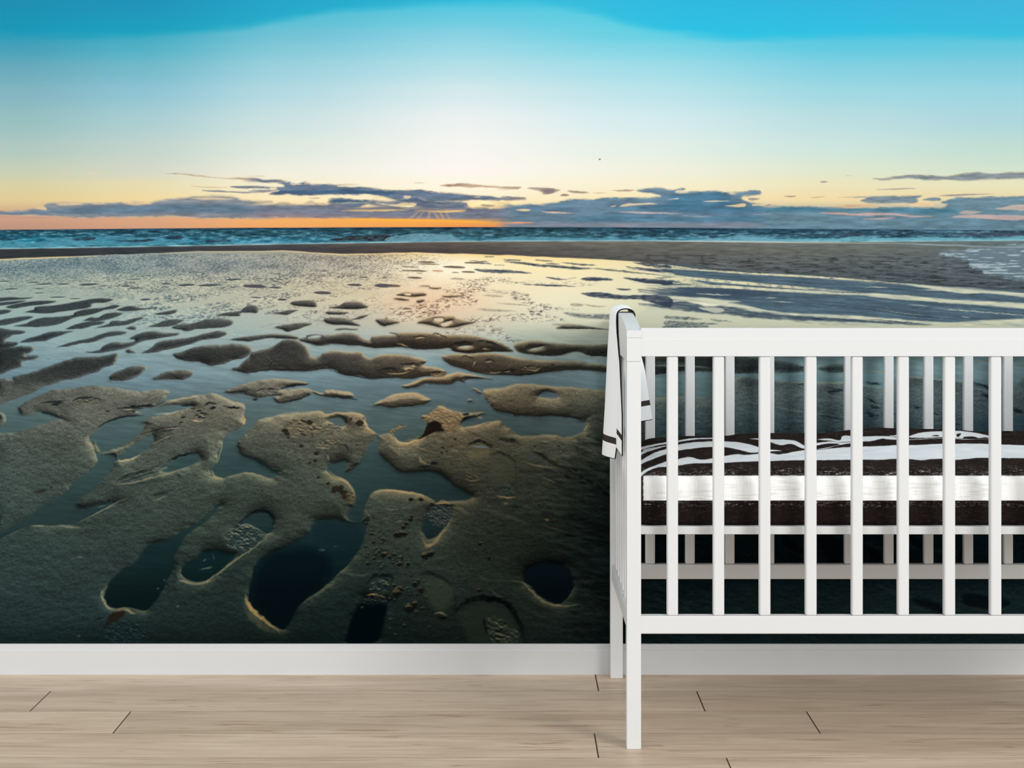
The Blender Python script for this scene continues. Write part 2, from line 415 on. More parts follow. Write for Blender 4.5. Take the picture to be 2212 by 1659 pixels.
    for p in ([(430,345),(470,330),(520,345),(640,352),(600,362),(400,362)], [(0,350),(60,345),(130,330),(180,350),(240,335),(300,352),(300,366),(0,366)]):
        cloud(C, K2, p, (186,172,150), .6, 3, 1.6)
    cloud(C, K2, [(460,308),(540,303),(560,312),(490,314)], (166,150,136), .6, 1, 1.2)
    # glowing orange strip under the bank
    X, Y = C.X, C.Y
    g = sst(470.5, 474, Y)*sst(492, 487, Y)*np.exp(-((X-860)/260)**2)
    g2 = np.exp(-((Y-(474+(X-800)*.02))/2.6)**2)*sst(700, 800, X)*sst(1110, 1000, X)
    b = np.clip(g*.5+g2*.75, 0, 1)[..., None]
    C.img[:] = C.img*(1-b)+np.array([252,178,72], np.float32)/255*b
    # shafts of light
    for x0, x1, a in ((936,948,.35),(928,924,.3),(905,882,.3),(950,958,.35),(962,970,.25),(915,900,.25)):
        fill(C, [(x0-2,457),(x0+2,457),(x1+5,474),(x1-3,474)], (222,176,140), 2.2, a*1.5, smooth=False)
    # right bank
    cloud(C, K3, [(-30,370),(100,360),(240,362),(400,340),(560,310),(720,315),(880,300),(1050,305),(1200,300),(1290,285),(1180,270),(1080,240),(1150,225),(1290,218),(1340,232),(1480,222),(1500,235),(1420,255),(1600,250),(1760,248),(1860,262),(2000,250),(2120,238),(2160,272),(2080,290),(1980,300),(2080,345),(2150,360),(2100,372),(2240,375),(2240,570),(-30,570),(-30,515),(-30,420)], (98,128,150), .96, 4, 2, (250,222,172), .6)
    cloud(C, K3, [(900,400),(1200,380),(1400,330),(1300,300),(1500,270),(1800,262),(1900,290),(1860,330),(1960,360),(1860,380),(2240,395),(2240,430),(1800,430),(1500,425),(1200,412)], (72,118,146), .8, 4, 5)
    cloud(C, K3, [(0,395),(240,380),(560,400),(560,420),(300,418),(0,405)], (84,112,140), .6, 4, 4)
    cloud(C, K3, [(600,470),(1000,450),(1500,470),(2240,450),(2240,520),(1600,515),(1000,512),(600,515)], (80,126,150), .7, 3, 6)
    cloud(C, K3, [(-30,520),(300,516),(1000,518),(2240,520),(2240,560),(-30,558)], (140,142,154), .75, 1, 5)
    cloud(C, K3, [(-30,515),(100,512),(220,516),(80,524),(-30,526)], (244,160,110), .9, .6, 1)
    cloud(C, K3, [(900,545),(960,536),(1040,545)], (190,150,145), .5, .6, 1.5)
    for p, c in (([(940,375),(990,352),(1080,350),(1190,350),(1260,356),(1140,362),(1060,372),(970,380)], (246,216,176)), ([(60,410),(110,400),(180,406),(160,416)], (246,206,150)), ([(280,424),(420,425),(580,436),(440,440)], (232,196,166)), ([(930,428),(1100,424),(1260,432),(1480,440),(1250,440),(1060,436)], (214,184,176)), ([(1480,458),(1640,460),(1740,462),(1600,467)], (170,170,178)), ([(1650,335),(1760,325),(1880,332),(1740,342)], (240,216,176)), ([(1840,372),(1960,358),(2020,360),(2000,384),(1900,380)], (250,218,166)), ([(1350,322),(1440,308),(1430,318)], (214,196,180)), ([(1420,246),(1470,236),(1450,262)], (216,206,194)), ([(2080,445),(2240,444),(2240,450)], (210,180,172)), ([(870,375),(910,366),(900,380)], (230,206,176))):
        cloud(C, K3, p, c, .85, 2.2, 1.2)
    cloud(C, K3, [(-30,300),(60,296),(140,308),(100,325),(-30,325)], (120,120,132), .85, 2.5, 1.4, (252,226,172), .5)
    cloud(C, K3, [(140,225),(300,215),(430,232),(400,250),(310,275),(260,250)], (136,122,124), .9, 3, 1.4, (252,222,168), .5)
    cloud(C, K3, [(-30,225),(60,212),(90,225),(40,235),(-30,240)], (160,136,116), .8, 2, 1.2)
    cloud(C, K3, [(430,285),(470,270),(520,285),(470,292)], (150,130,120), .8, 2, 1.2)
    cloud(C, K3, [(490,245),(600,248),(690,262),(560,265)], (150,130,120), .8, 2, 1.2)
    cloud(C, K3, [(860,242),(960,236),(1070,238),(1000,250)], (170,140,120), .8, 2, 1.2)
    cloud(C, K3, [(710,262),(830,262),(760,268)], (190,156,126), .7, 1, 1)
    cloud(C, K3, [(2040,312),(2090,308),(2140,315),(2080,330)], (130,130,138), .7, 2, 1.2)
    # far right
    cloud(C, K4, [(-40,395),(100,380),(200,372),(280,380),(420,380),(560,385),(700,392),(900,388),(1100,378),(1300,388),(1500,385),(1560,360),(1500,345),(1640,300),(1760,302),(1900,290),(2050,295),(2240,305),(2240,600),(-40,600)], (104,136,152), .96, 3, 2.2, (246,214,172), .5)
    cloud(C, K4, [(-40,400),(180,385),(560,400),(900,400),(1300,395),(1640,410),(1600,440),(1100,425),(700,415),(300,425),(-40,428)], (72,126,150), .8, 3, 4)
    cloud(C, K4, [(1640,330),(1900,310),(2240,320),(2240,375),(1900,400),(1700,395)], (112,140,156), .8, 3, 4)
    for p, c in (([(470,435),(640,428),(760,440),(920,434),(1080,440),(1240,455),(1430,465),(1240,472),(1100,455),(780,456),(640,448)], (214,176,168)), ([(840,488),(1000,474),(1120,470),(1040,488)], (204,166,166)), ([(1960,398),(2060,378),(2180,362),(2240,375),(2240,420),(2100,410)], (206,182,170)), ([(1600,470),(1720,450),(1900,448),(2100,455),(2240,450),(2240,490),(2050,495),(1800,480)], (206,176,170)), ([(1650,435),(1720,415),(1850,425),(1760,445)], (190,176,168)), ([(-40,444),(50,446),(-40,452)], (200,176,170)), ([(560,380),(740,365),(1000,372),(860,385)], (222,180,140)), ([(1240,375),(1300,340),(1420,345),(1420,378)], (244,210,166))):
        cloud(C, K4, p, c, .85, 2, 1.5)
    cloud(C, K4, [(620,305),(760,295),(920,292),(1080,285),(1220,285),(1350,285),(1300,310),(1290,345),(1150,352),(1000,355),(870,345),(820,330),(860,308),(720,302)], (112,132,148), .92, 3, 1.8, (250,222,172), .4)
    cloud(C, K4, [(1340,325),(1400,305),(1480,308),(1500,328),(1420,335)], (112,136,152), .9, 2, 1.4)
    cloud(C, K4, [(1480,288),(1640,275),(1820,270),(1960,272),(1800,280),(1600,292)], (152,144,144), .8, 1.5, 1.2)
    cloud(C, K4, [(920,142),(1010,135),(1120,118),(1260,108),(1400,112),(1560,118),(1700,95),(1830,88),(1980,92),(2240,78),(2240,142),(2100,148),(1900,150),(1700,162),(1560,150),(1400,158),(1260,140),(1120,148),(1000,160),(960,150)], (128,138,146), .93, 2.4, 1.6, (248,224,182), .5)
    cloud(C, K4, [(950,236),(1060,228),(1200,222),(1290,226),(1160,234),(1040,238)], (160,148,144), .85, 1, 1.1)
    cloud(C, K4, [(160,292),(220,288),(270,290),(220,300)], (166,142,130), .8, .8, 1.1)
    cloud(C, K4, [(390,305),(460,296),(520,294),(440,306)], (176,150,132), .7, .8, 1.1)
    cloud(C, K4, [(470,168),(510,162),(545,168),(500,178)], (166,150,140), .8, .8, 1.1)
    cloud(C, K4, [(690,118),(740,115),(710,121)], (190,172,156), .7, .5, 1)
    cloud(C, K4, [(0,370),(40,358),(50,368),(20,378)], (140,136,142), .7, 1, 1.2)
    fill(C, [(1293,344),(1296,342),(1298,345),(1295,346)], (70,80,84), .8, .8, smooth=False)

def paint_sea(C):
    X, Y = C.X, C.Y
    hz = np.interp(C.xs, [0,280,560,1000,1380,1660,2212], [496.5,494,492,490.5,491.5,494,498])[None, :]
    m = sst(-.8, .8, Y-hz)[..., None]
    base = grid(C, [0,500,1000,1500,2212], [490,500,510,520,530], [
      [(24,50,76),(24,54,76),(30,58,74),(32,62,82),(46,68,88)],
      [(34,76,94),(40,84,100),(52,90,104),(44,80,98),(58,88,108)],
      [(34,92,114),(44,92,112),(56,98,112),(52,92,112),(64,98,116)],
      [(44,130,158),(52,124,152),(70,136,158),(78,150,170),(96,178,196)],
      [(60,140,160),(70,140,160),(90,150,165),(100,168,182),(120,190,200)]])
    n = fbm(X/22, Y/3., 31, 4)
    n2 = fbm(X/9, Y/2.2, 37, 3)
    k = ((n-.5)*1.5+(n2-.5)*.9)
    base = base*.95*(1+np.clip(k, -.6, .8)[..., None]*.75)+.012
    C.img[:] = C.img*(1-m)+base*m
    fo = sst(.53, .72, n2*.55+n*.45)*sst(496, 503, Y)*.6
    C.img[:] = C.img*(1-(fo*m[..., 0])[..., None])+np.array([128,164,174], np.float32)/255*(fo*m[..., 0])[..., None]
    for org, pts, c, a in (
      (K1, [(-20,685),(100,670),(260,690),(420,665),(560,640),(660,655),(820,625),(960,630),(1120,640),(1300,640),(1400,660),(1600,672),(1500,700),(1100,710),(700,715),(300,725),(-20,745)], (78,138,158), .75),
      (K1, [(610,660),(700,645),(810,640),(800,662),(700,668)], (42,52,66), .9),
      (K1, [(990,668),(1150,665),(1310,655),(1300,675),(1150,682),(1020,680)], (38,52,62), .9),
      (K1, [(1410,645),(1480,632),(1565,640),(1540,655),(1440,655)], (36,44,60), .9),
      (K1, [(1690,682),(1800,662),(1960,660),(1940,680),(1780,684)], (44,54,70), .8),
      (K1, [(-20,655),(100,652),(180,658),(60,668),(-20,668)], (30,46,62), .8),
      (K2, [(640,668),(760,640),(900,628),(1060,622),(1200,625),(1150,640),(1130,672),(900,674)], (46,48,52), .95),
      (K2, [(1125,672),(1160,635),(1280,625),(1370,605),(1480,610),(1560,615),(1640,620),(1720,640),(1740,668),(1500,674)], (112,156,174), .9),
      (K2, [(1680,600),(1740,598),(1800,612),(1720,618)], (44,56,72), .8),
      (K2, [(-20,690),(200,686),(600,686),(1100,680),(1700,676),(2240,674),(2240,690),(-20,704)], (116,166,186), .7),
      (K3, [(-20,640),(120,640),(300,635),(500,645),(720,650),(880,632),(960,655),(1200,662),(1300,672),(-20,678)], (92,150,168), .7),
      (K3, [(1700,650),(1860,640),(1940,625),(2100,632),(2240,640),(2240,676),(1600,676)], (118,172,188), .75),
      (K3, [(1700,632),(1760,628),(1790,645),(1720,650)], (38,56,76), .9),
      (K3, [(600,600),(660,592),(700,600),(640,608)], (50,58,74), .8),
      (K4, [(-20,662),(300,655),(540,655),(700,642),(860,635),(1000,645),(1200,652),(1480,640),(1600,655),(1900,650),(2240,630),(2240,672),(1500,676),(700,674),(-20,680)], (118,180,194), .8),
      (K4, [(1620,620),(1760,608),(2000,605),(2240,602),(2240,625),(1900,632)], (70,78,98), .85),
      (K4, [(1280,588),(1320,578),(1400,590),(1800,592),(1960,600),(1600,602)], (116,170,184), .6),
      (K4, [(540,610),(700,604),(860,612),(800,632),(600,625)], (62,76,96), .7)):
        fill(C, T(org, pts), c, 1.3, a, warp=2., wl=4, seed=44, mod=lambda x, y: .25+1.2*fbm(x/7, y/2., 47, 3))

def paint_shore(C):
    X, Y = C.X, C.Y
    top = np.interp(C.xs, [0,140,300,560,700,1000,1100,1380,1600,1830,2212], [537.5,535.5,533,528.5,526,521.5,521,520.5,521.5,522.5,519.5])[None, :]
    bot = np.interp(C.xs, [0,45,190,380,430,560,610,680,740,890,1030,1130,1270,1380,1480,1600,1760,1900,2100,2212], [560,557.5,552.5,545,542.5,542.5,541,545,549,545.5,549,552.5,559,566,581,589,597,610,622,634])[None, :]
    m = sst(-.8, .8, Y-top)
    fo = np.exp(-((Y-top+.4)/1.4)**2)*.8
    fo = fo*np.clip(.4+vn(X/30, Y*0+2, 51), 0, 1)
    sand = grid(C, [0,300,600,900,1300,1700,2212], [520,540,560,600,640], [
      [(64,74,72),(70,78,76),(86,86,83),(104,97,88),(110,109,100),(112,116,110),(100,116,118)],
      [(52,56,58),(56,60,64),(62,62,68),(78,70,68),(98,96,92),(108,110,104),(104,114,114)],
      [(44,51,56),(44,51,56),(48,52,58),(60,58,60),(88,88,86),(102,107,105),(94,107,111)],
      [(44,50,56),(44,50,56),(48,52,60),(58,56,62),(80,84,88),(86,94,98),(84,94,98)],
      [(44,50,56),(44,50,56),(48,52,60),(58,56,62),(76,84,88),(80,92,98),(78,90,96)]])
    g = (fbm(X/26, Y/2.6, 61, 4)-.5)
    sand = sand*(1+g[..., None]*.34)
    dark = sst(.54, .74, fbm(X/20, (Y-X*.03)/2., 66, 4))*sst(533, 560, Y)*sst(1150, 1420, X)*.36
    sand = sand*(1-dark[..., None])
    e = sst(6, 4, Y-bot)
    a = (m*e)[..., None]
    C.img[:] = C.img*(1-a)+sand*a
    fo = fo[..., None]
    C.img[:] = C.img*(1-fo)+np.array([176,206,212], np.float32)/255*fo
    return bot

def water_field(C):  # columns behind the crib bars lightened to make up for the crib's shade
    return grid(C, [0,250,500,750,950,1200,1450,1800,2212], [545,575,610,650,690,740,790,850,920,1000,1100,1200,1300,1396], [
     [(140,156,154),(140,154,152),(150,156,148),(176,168,146),(246,214,150),(250,220,150),(236,222,178),(200,204,180),(180,190,180)],
     [(112,134,140),(118,138,142),(140,148,146),(178,172,156),(255,240,200),(252,236,184),(238,226,184),(212,212,186),(196,204,190)],
     [(148,164,156),(160,170,156),(178,178,160),(206,196,166),(250,232,198),(246,234,196),(236,228,190),(216,216,190),(206,210,192)],
     [(152,172,164),(162,176,164),(184,186,168),(210,200,172),(238,214,182),(240,234,202),(226,224,194),(212,214,188),(210,212,190)],
     [(146,172,170),(152,174,170),(168,182,174),(190,190,174),(216,206,182),(220,220,196),(214,216,188),(208,212,186),(206,210,186)],
     [(134,162,166),(142,166,168),(152,172,172),(158,176,174),(168,182,176),(172,184,170),(160,174,166),(136,160,164),(140,164,168)],
     [(114,142,152),(124,150,158),(128,154,160),(126,152,158),(124,150,156),(124,146,150),(124,152,156),(142,174,178),(146,178,184)],
     [(88,114,126),(96,122,134),(98,122,132),(96,120,130),(94,116,126),(88,112,124),(110,138,144),(112,146,154),(118,152,162)],
     [(72,97,104),(74,99,106),(78,101,107),(78,100,106),(76,98,104),(78,98,105),(74,102,112),(72,104,116),(80,116,128)],
     [(58,83,88),(56,81,86),(50,74,80),(52,75,80),(48,70,75),(36,58,66),(30,52,62),(26,48,58),(26,50,60)],
     [(44,65,68),(39,60,64),(39,59,63),(38,57,62),(36,55,60),(26,46,54),(10,28,36),(10,28,38),(12,34,44)],
     [(28,48,52),(24,44,48),(16,38,42),(16,36,42),(18,36,44),(12,28,36),(6,18,24),(6,20,28),(8,26,36)],
     [(14,31,33),(11,26,29),(8,22,25),(5,17,21),(7,20,23),(6,18,24),(6,18,24),(8,22,28),(10,26,34)],
     [(6,22,26),(6,20,24),(4,16,20),(3,14,18),(4,16,20),(6,18,22),(6,18,22),(8,20,24),(10,24,28)]])
def sand_field(C):  # right-hand columns painted lighter too, offsetting the shade of the crib
    return grid(C, [0,250,500,750,950,1150,1320,1450,1800,2212], [560,640,700,750,800,850,900,970,1050,1140,1230,1320,1396], [
     [(60,66,72),(60,66,72),(66,68,74),(76,70,70),(110,86,66),(70,68,72),(60,68,76),(56,68,80),(60,76,88),(64,80,92)],
     [(54,64,70),(56,66,72),(66,70,74),(78,74,72),(126,98,72),(84,80,78),(62,68,76),(58,70,80),(64,80,92),(66,84,94)],
     [(56,68,74),(62,72,76),(70,74,76),(78,78,76),(124,104,80),(120,114,96),(96,100,94),(70,82,90),(70,86,94),(72,88,96)],
     [(56,68,70),(66,74,76),(72,76,76),(80,76,72),(98,80,62),(88,80,66),(70,76,72),(66,76,80),(66,84,90),(70,88,94)],
     [(72,80,80),(74,80,80),(84,84,80),(92,88,80),(128,106,80),(112,100,80),(82,86,76),(84,98,98),(92,114,118),(98,120,126)],
     [(84,90,84),(98,100,90),(104,102,90),(112,104,86),(136,116,86),(118,106,82),(86,88,72),(94,112,110),(102,122,124),(104,126,132)],
     [(90,98,90),(100,102,90),(102,100,84),(112,102,80),(130,112,80),(96,92,72),(60,70,62),(78,100,104),(84,108,114),(88,114,122)],
     [(84,92,84),(88,92,80),(90,92,78),(98,94,76),(106,98,74),(84,84,66),(46,56,48),(52,80,86),(56,86,94),(58,88,98)],
     [(72,80,72),(74,80,70),(70,76,64),(80,80,64),(82,80,64),(60,68,54),(32,42,38),(14,34,40),(16,38,44),(20,42,52)],
     [(58,70,64),(58,68,60),(60,68,58),(64,68,56),(60,68,56),(46,56,46),(20,32,32),(10,30,38),(11,34,44),(13,38,50)],
     [(52,66,62),(50,62,58),(44,56,50),(40,52,46),(50,60,52),(42,54,46),(18,32,32),(14,34,42),(15,37,45),(17,43,53)],
     [(42,58,56),(36,52,50),(30,44,40),(24,40,36),(32,44,38),(34,46,40),(20,34,32),(18,38,42),(22,44,47),(24,48,52)],
     [(20,38,36),(18,34,32),(18,32,28),(12,28,26),(18,32,28),(24,36,32),(12,26,26),(15,33,34),(20,38,39),(20,40,41)]])

SAND = [
 (OA,[(-40,570),(80,560),(180,565),(280,560),(200,578),(60,590),(-40,600)]),
 (OA,[(-40,612),(120,595),(220,590),(150,612),(40,630),(-40,634)]),
 (OA,[(55,645),(150,615),(330,592),(480,595),(380,622),(230,640),(120,655)]),
 (OA,[(220,690),(290,670),(310,645),(450,630),(620,605),(760,580),(880,572),(970,580),(900,605),(800,612),(780,640),(700,660),(560,680),(420,700),(300,700)]),
 (OA,[(-30,675),(60,665),(100,672),(60,695),(-30,708)]),
 (OA,[(-30,770),(80,740),(180,725),(285,730),(220,755),(120,780),(40,802),(-30,808)]),
 (OA,[(130,800),(210,790),(260,765),(380,735),(520,730),(620,715),(640,690),(720,665),(800,655),(880,650),(960,628),(1025,632),(980,655),(900,668),(840,690),(760,715),(640,735),(560,765),(460,800),(330,815),(190,812)]),
 (OA,[(715,760),(780,735),(840,735),(900,705),(1000,692),(1045,705),(980,735),(900,755),(830,770),(760,765)]),
 (OA,[(570,825),(640,795),(760,770),(850,768),(900,772),(860,795),(780,810),(700,828),(620,832)]),
 (OA,[(830,825),(930,790),(960,765),(1060,760),(1180,735),(1230,738),(1150,770),(1080,790),(980,810)]),
 (OA,[(1000,668),(1060,645),(1140,635),(1190,650),(1260,652),(1345,648),(1280,660),(1190,668),(1120,680),(1040,678)]),
 (OA,[(1325,702),(1380,688),(1450,675),(1510,668),(1500,688),(1440,705),(1370,710)]),
 (OA,[(1270,810),(1330,790),(1400,762),(1480,748),(1565,752),(1540,775),(1480,800),(1400,812),(1330,812)]),
 (OA,[(1470,815),(1530,795),(1620,790),(1700,770),(1790,748),(1900,745),(1985,760),(1980,795),(1900,820),(1780,828),(1680,835),(1600,852),(1540,835)]),
 (OA,[(1850,710),(1930,690),(2040,675),(2080,650),(2150,635),(2200,638),(2200,690),(2150,692),(2060,690),(2040,718),(1940,718)]),
 (OA,[(-40,840),(100,840),(220,850),(180,875),(100,890),(60,930),(170,945),(100,985),(-40,1000)]),
 (OA,[(180,945),(250,910),(380,870),(480,850),(620,850),(560,870),(440,915),(380,935),(260,945)]),
 (OA,[(500,985),(600,950),(720,920),(850,880),(960,855),(1050,850),(1085,860),(1040,880),(930,900),(820,930),(700,955),(580,982)]),
 (OA,[(740,1030),(830,1010),(900,970),(1000,945),(1130,940),(1150,925),(1110,908),(1200,868),(1320,848),(1420,860),(1530,865),(1510,885),(1400,905),(1300,925),(1200,945),(1080,995),(950,1020),(830,1032)]),
 (OA,[(1220,1030),(1290,990),(1370,945),(1480,920),(1620,905),(1720,880),(1840,850),(1930,855),(1920,885),(1830,910),(1720,930),(1600,965),(1480,1000),(1330,1030),(1240,1040)]),
 (OA,[(1490,1045),(1560,1030),(1620,1000),(1700,980),(1830,968),(2000,962),(2110,975),(2150,1020),(2110,1070),(2000,1100),(1900,1130),(1800,1145),(1700,1115),(1600,1105),(1510,1085)]),
 (OB,[(80,918),(180,900),(310,885),(400,872),(540,872),(640,890),(640,915),(540,912),(420,905),(330,920),(230,938),(140,935)]),
 (OA,[(-40,1010),(120,980),(280,985),(290,1020),(230,1055),(330,1060),(300,1085),(200,1110),(190,1150),(120,1175),(-40,1210)]),
 (OA,[(110,1240),(250,1205),(420,1150),(560,1100),(700,1070),(860,1060),(1000,1040),(1010,1080),(960,1130),(880,1160),(830,1195),(760,1215),(680,1245),(520,1275),(420,1310),(350,1330),(280,1375),(150,1420),(-40,1480),(-40,1270),(100,1262)]),
 (OA,[(930,1270),(950,1215),(1050,1180),(1140,1150),(1240,1150),(1210,1195),(1160,1240),(1080,1268),(980,1280)]),
 (OA,[(1295,1255),(1350,1215),(1450,1185),(1540,1178),(1620,1190),(1650,1210),(1600,1245),(1540,1262),(1420,1262)]),
 (OA,[(1085,820),(1120,805),(1165,815),(1165,835),(1110,832)]),
 (OA,[(1075,1020),(1110,1005),(1160,1035),(1100,1040)]),
 (OA,[(-30,1530),(30,1560),(40,1600),(10,1640),(-30,1650)]),
 (OB,[(580,610),(640,592),(780,590),(815,625),(800,645),(700,640),(620,630)]),
 (OB,[(910,655),(1000,635),(1060,605),(1170,602),(1245,640),(1190,655),(1080,662)]),
 (OB,[(430,700),(500,685),(560,675),(650,670),(600,695),(560,712),(500,705)]),
 (OB,[(885,690),(960,682),(1080,690),(1020,705),(920,708)]),
 (OB,[(870,745),(940,735),(1020,735),(1100,748),(1180,722),(1250,715),(1200,740),(1110,755),(1140,775),(1185,800),(1080,800),(960,795),(890,780)]),
 (OB,[(1310,750),(1400,745),(1520,772),(1440,790),(1380,805),(1330,785)]),
 (OB,[(450,812),(560,795),(680,780),(770,785),(700,815),(640,835),(560,850),(510,830)]),
 (OB,[(1660,775),(1720,745),(1800,725),(1960,725),(2000,745),(2140,780),(2050,800),(1940,818),(1830,810),(1720,790)]),
 (OB,[(1480,540),(1560,520),(1640,525),(1720,525),(1745,545),(1660,555),(1540,550)]),
 (OB,[(1460,572),(1520,566),(1600,585),(1530,588)]),
 (OB,[(1660,590),(1700,580),(1730,590),(1690,605),(1665,605)]),
 (OB,[(1680,465),(1760,460),(1780,475),(1870,480),(1830,490),(1770,482),(1760,468)]),
 (OB,[(1880,548),(1940,548),(2060,548),(1980,560),(1900,558)]),
 (OB,[(980,830),(1150,828),(1130,838),(1000,840)]),
 (OB,[(650,915),(720,905),(735,885),(840,878),(900,882),(1060,865),(1150,875),(1190,905),(1250,925),(1290,895),(1400,885),(1480,878),(1420,858),(1560,862),(1800,866),(1910,880),(2120,890),(2280,920),(2380,960),(2460,1000),(2480,1020),(2420,1030),(2300,1026),(2100,1040),(1980,1020),(1930,988),(1840,1000),(1700,1005),(1590,990),(1440,985),(1320,995),(1200,978),(1080,965),(950,958),(820,970),(740,950),(670,935)]),
 (OB,[(80,1170),(150,1145),(190,1100),(230,1070),(250,1040),(310,1020),(400,1000),(470,960),(520,925),(620,920),(700,970),(740,1030),(770,1070),(830,1065),(870,1035),(960,1012),(1080,1020),(1180,1030),(1210,1060),(1270,1085),(1330,1060),(1420,1050),(1560,1055),(1660,1075),(1740,1110),(1720,1145),(1830,1160),(1910,1190),(1860,1215),(1760,1235),(1640,1245),(1540,1250),(1440,1240),(1290,1255),(1180,1230),(1080,1225),(980,1200),(900,1175),(760,1188),(600,1180),(440,1175),(320,1190),(200,1205),(110,1190)]),
 (OB,[(30,1360),(100,1330),(200,1290),(330,1265),(500,1262),(640,1270),(740,1300),(660,1315),(560,1325),(500,1345),(620,1345),(740,1335),(770,1370),(740,1400),(640,1430),(560,1455),(470,1455),(460,1420),(500,1400),(400,1410),(300,1420),(200,1390),(180,1380),(60,1380)]),
 (OB,[(740,1345),(850,1380),(880,1360),(1000,1355),(1080,1360),(1120,1400),(1040,1412),(860,1405),(780,1385)]),
 (OB,[(1290,1480),(1360,1440),(1440,1400),(1560,1375),(1680,1385),(1770,1440),(1680,1475),(1540,1490),(1440,1500),(1360,1495)]),
 (OB,[(1540,1310),(1640,1275),(1740,1250),(1900,1230),(1990,1205),(2130,1215),(2212,1235),(2300,1250),(2100,1250),(2060,1285),(2000,1275),(1950,1300),(1880,1305),(1750,1295),(1660,1320),(1580,1330)]),
 (OC,[(900,960),(960,940),(1060,930),(1180,945),(1360,960),(1560,965),(1800,965),(1800,1058),(1560,1060),(1480,1030),(1400,1030),(1300,1050),(1160,1055),(1020,1040),(920,1010)]),
 (OC,[(290,1065),(400,1045),(520,1045),(640,1035),(720,1040),(800,1050),(900,1070),(1000,1085),(1120,1095),(1300,1100),(1500,1110),(1700,1135),(1800,1140),(1800,1192),(1560,1195),(1400,1180),(1260,1190),(1120,1205),(1000,1225),(860,1225),(740,1215),(600,1205),(500,1180),(400,1150),(320,1100)]),
 (OC,[(680,1440),(640,1370),(700,1350),(840,1320),(1000,1305),(1200,1320),(1400,1335),(1720,1360),(1900,1365),(1900,1660),(1560,1620),(1400,1595),(1200,1580),(1050,1570),(940,1580),(880,1560),(760,1530),(700,1490)]),
 (OC,[(1270,825),(1300,800),(1240,795),(1360,785),(1480,800),(1620,825),(1720,838),(1600,832),(1400,828)]),
 (OC,[(540,1335),(590,1345),(640,1375),(600,1372)]),
 (OC,[(520,1440),(545,1430),(560,1445),(535,1455)]),
 (OD,[(170,330),(190,295),(350,215),(440,170),(600,155),(780,130),(900,145),(1040,160),(1200,185),(1340,175),(1435,180),(1410,240),(1330,300),(1250,315),(1130,340),(1220,365),(1130,385),(1000,405),(900,445),(820,500),(785,540),(760,590),(795,650),(835,710),(820,780),(740,880),(640,960),(560,1040),(440,1110),(330,1160),(230,1250),(100,1330),(0,1400),(-80,1440),(-80,570),(0,545),(150,518),(300,480),(430,435),(530,408),(440,375),(340,360),(205,372)]),
]
STRIPS = [[(1340,775),(1450,768),(1560,768),(1640,774),(1720,788),(1758,800),(1720,804),(1640,806),(1590,806),(1500,802),(1430,806),(1340,812)],
 [(1290,862),(1400,860),(1470,857),(1540,862),(1600,866),(1680,874),(1680,980),(1290,980)], [(1764,795),(1800,786),(1850,790),(1830,802),(1790,804)]]
_d = [(1330,305),(1430,262),(1560,240),(1700,210),(1830,195),(1920,230),(2000,265),(2090,300),(2085,420),(2070,470),(1960,520),(1910,570),(1890,680),(1860,780),(1800,850),(1830,910),(1900,930),(1980,890),(2090,875)]
_e = [(640,890),(730,920),(800,885),(760,850),(660,800),(560,750),(480,720),(465,640),(480,560),(560,480),(640,425),(780,395),(900,375),(1000,360),(1130,352),(1200,380),(1300,355),(1430,355),(1530,395),(1550,480),(1630,545)]
_f = [(150,555),(240,540),(280,560),(330,610),(420,600),(490,570),(530,520),(560,450),(520,400),(600,370),(650,315),(760,340),(860,365),(920,370),(1040,362),(990,385),(880,410),(860,450),(880,485),(960,480),(1100,440),(1200,435),(1260,495),(1330,535),(1420,555),(1560,545),(1750,560),(1930,528),(2100,545)]
_px = [(1500,925),(1560,880),(1590,818),(1640,817),(1712,825),(1820,828),(1866,835),(1905,838),(1965,816),(2012,818),(2090,827),(2185,838),(2260,842),(2260,1430),(-40,1430)]
_g = [(-80,1440),(230,1250),(640,960),(830,760),(800,600),(1000,405),(1220,365)]
FORE = T(OD,_d)+T(OE,_e)+T(OF,_f)+_px+T(OD,_g)
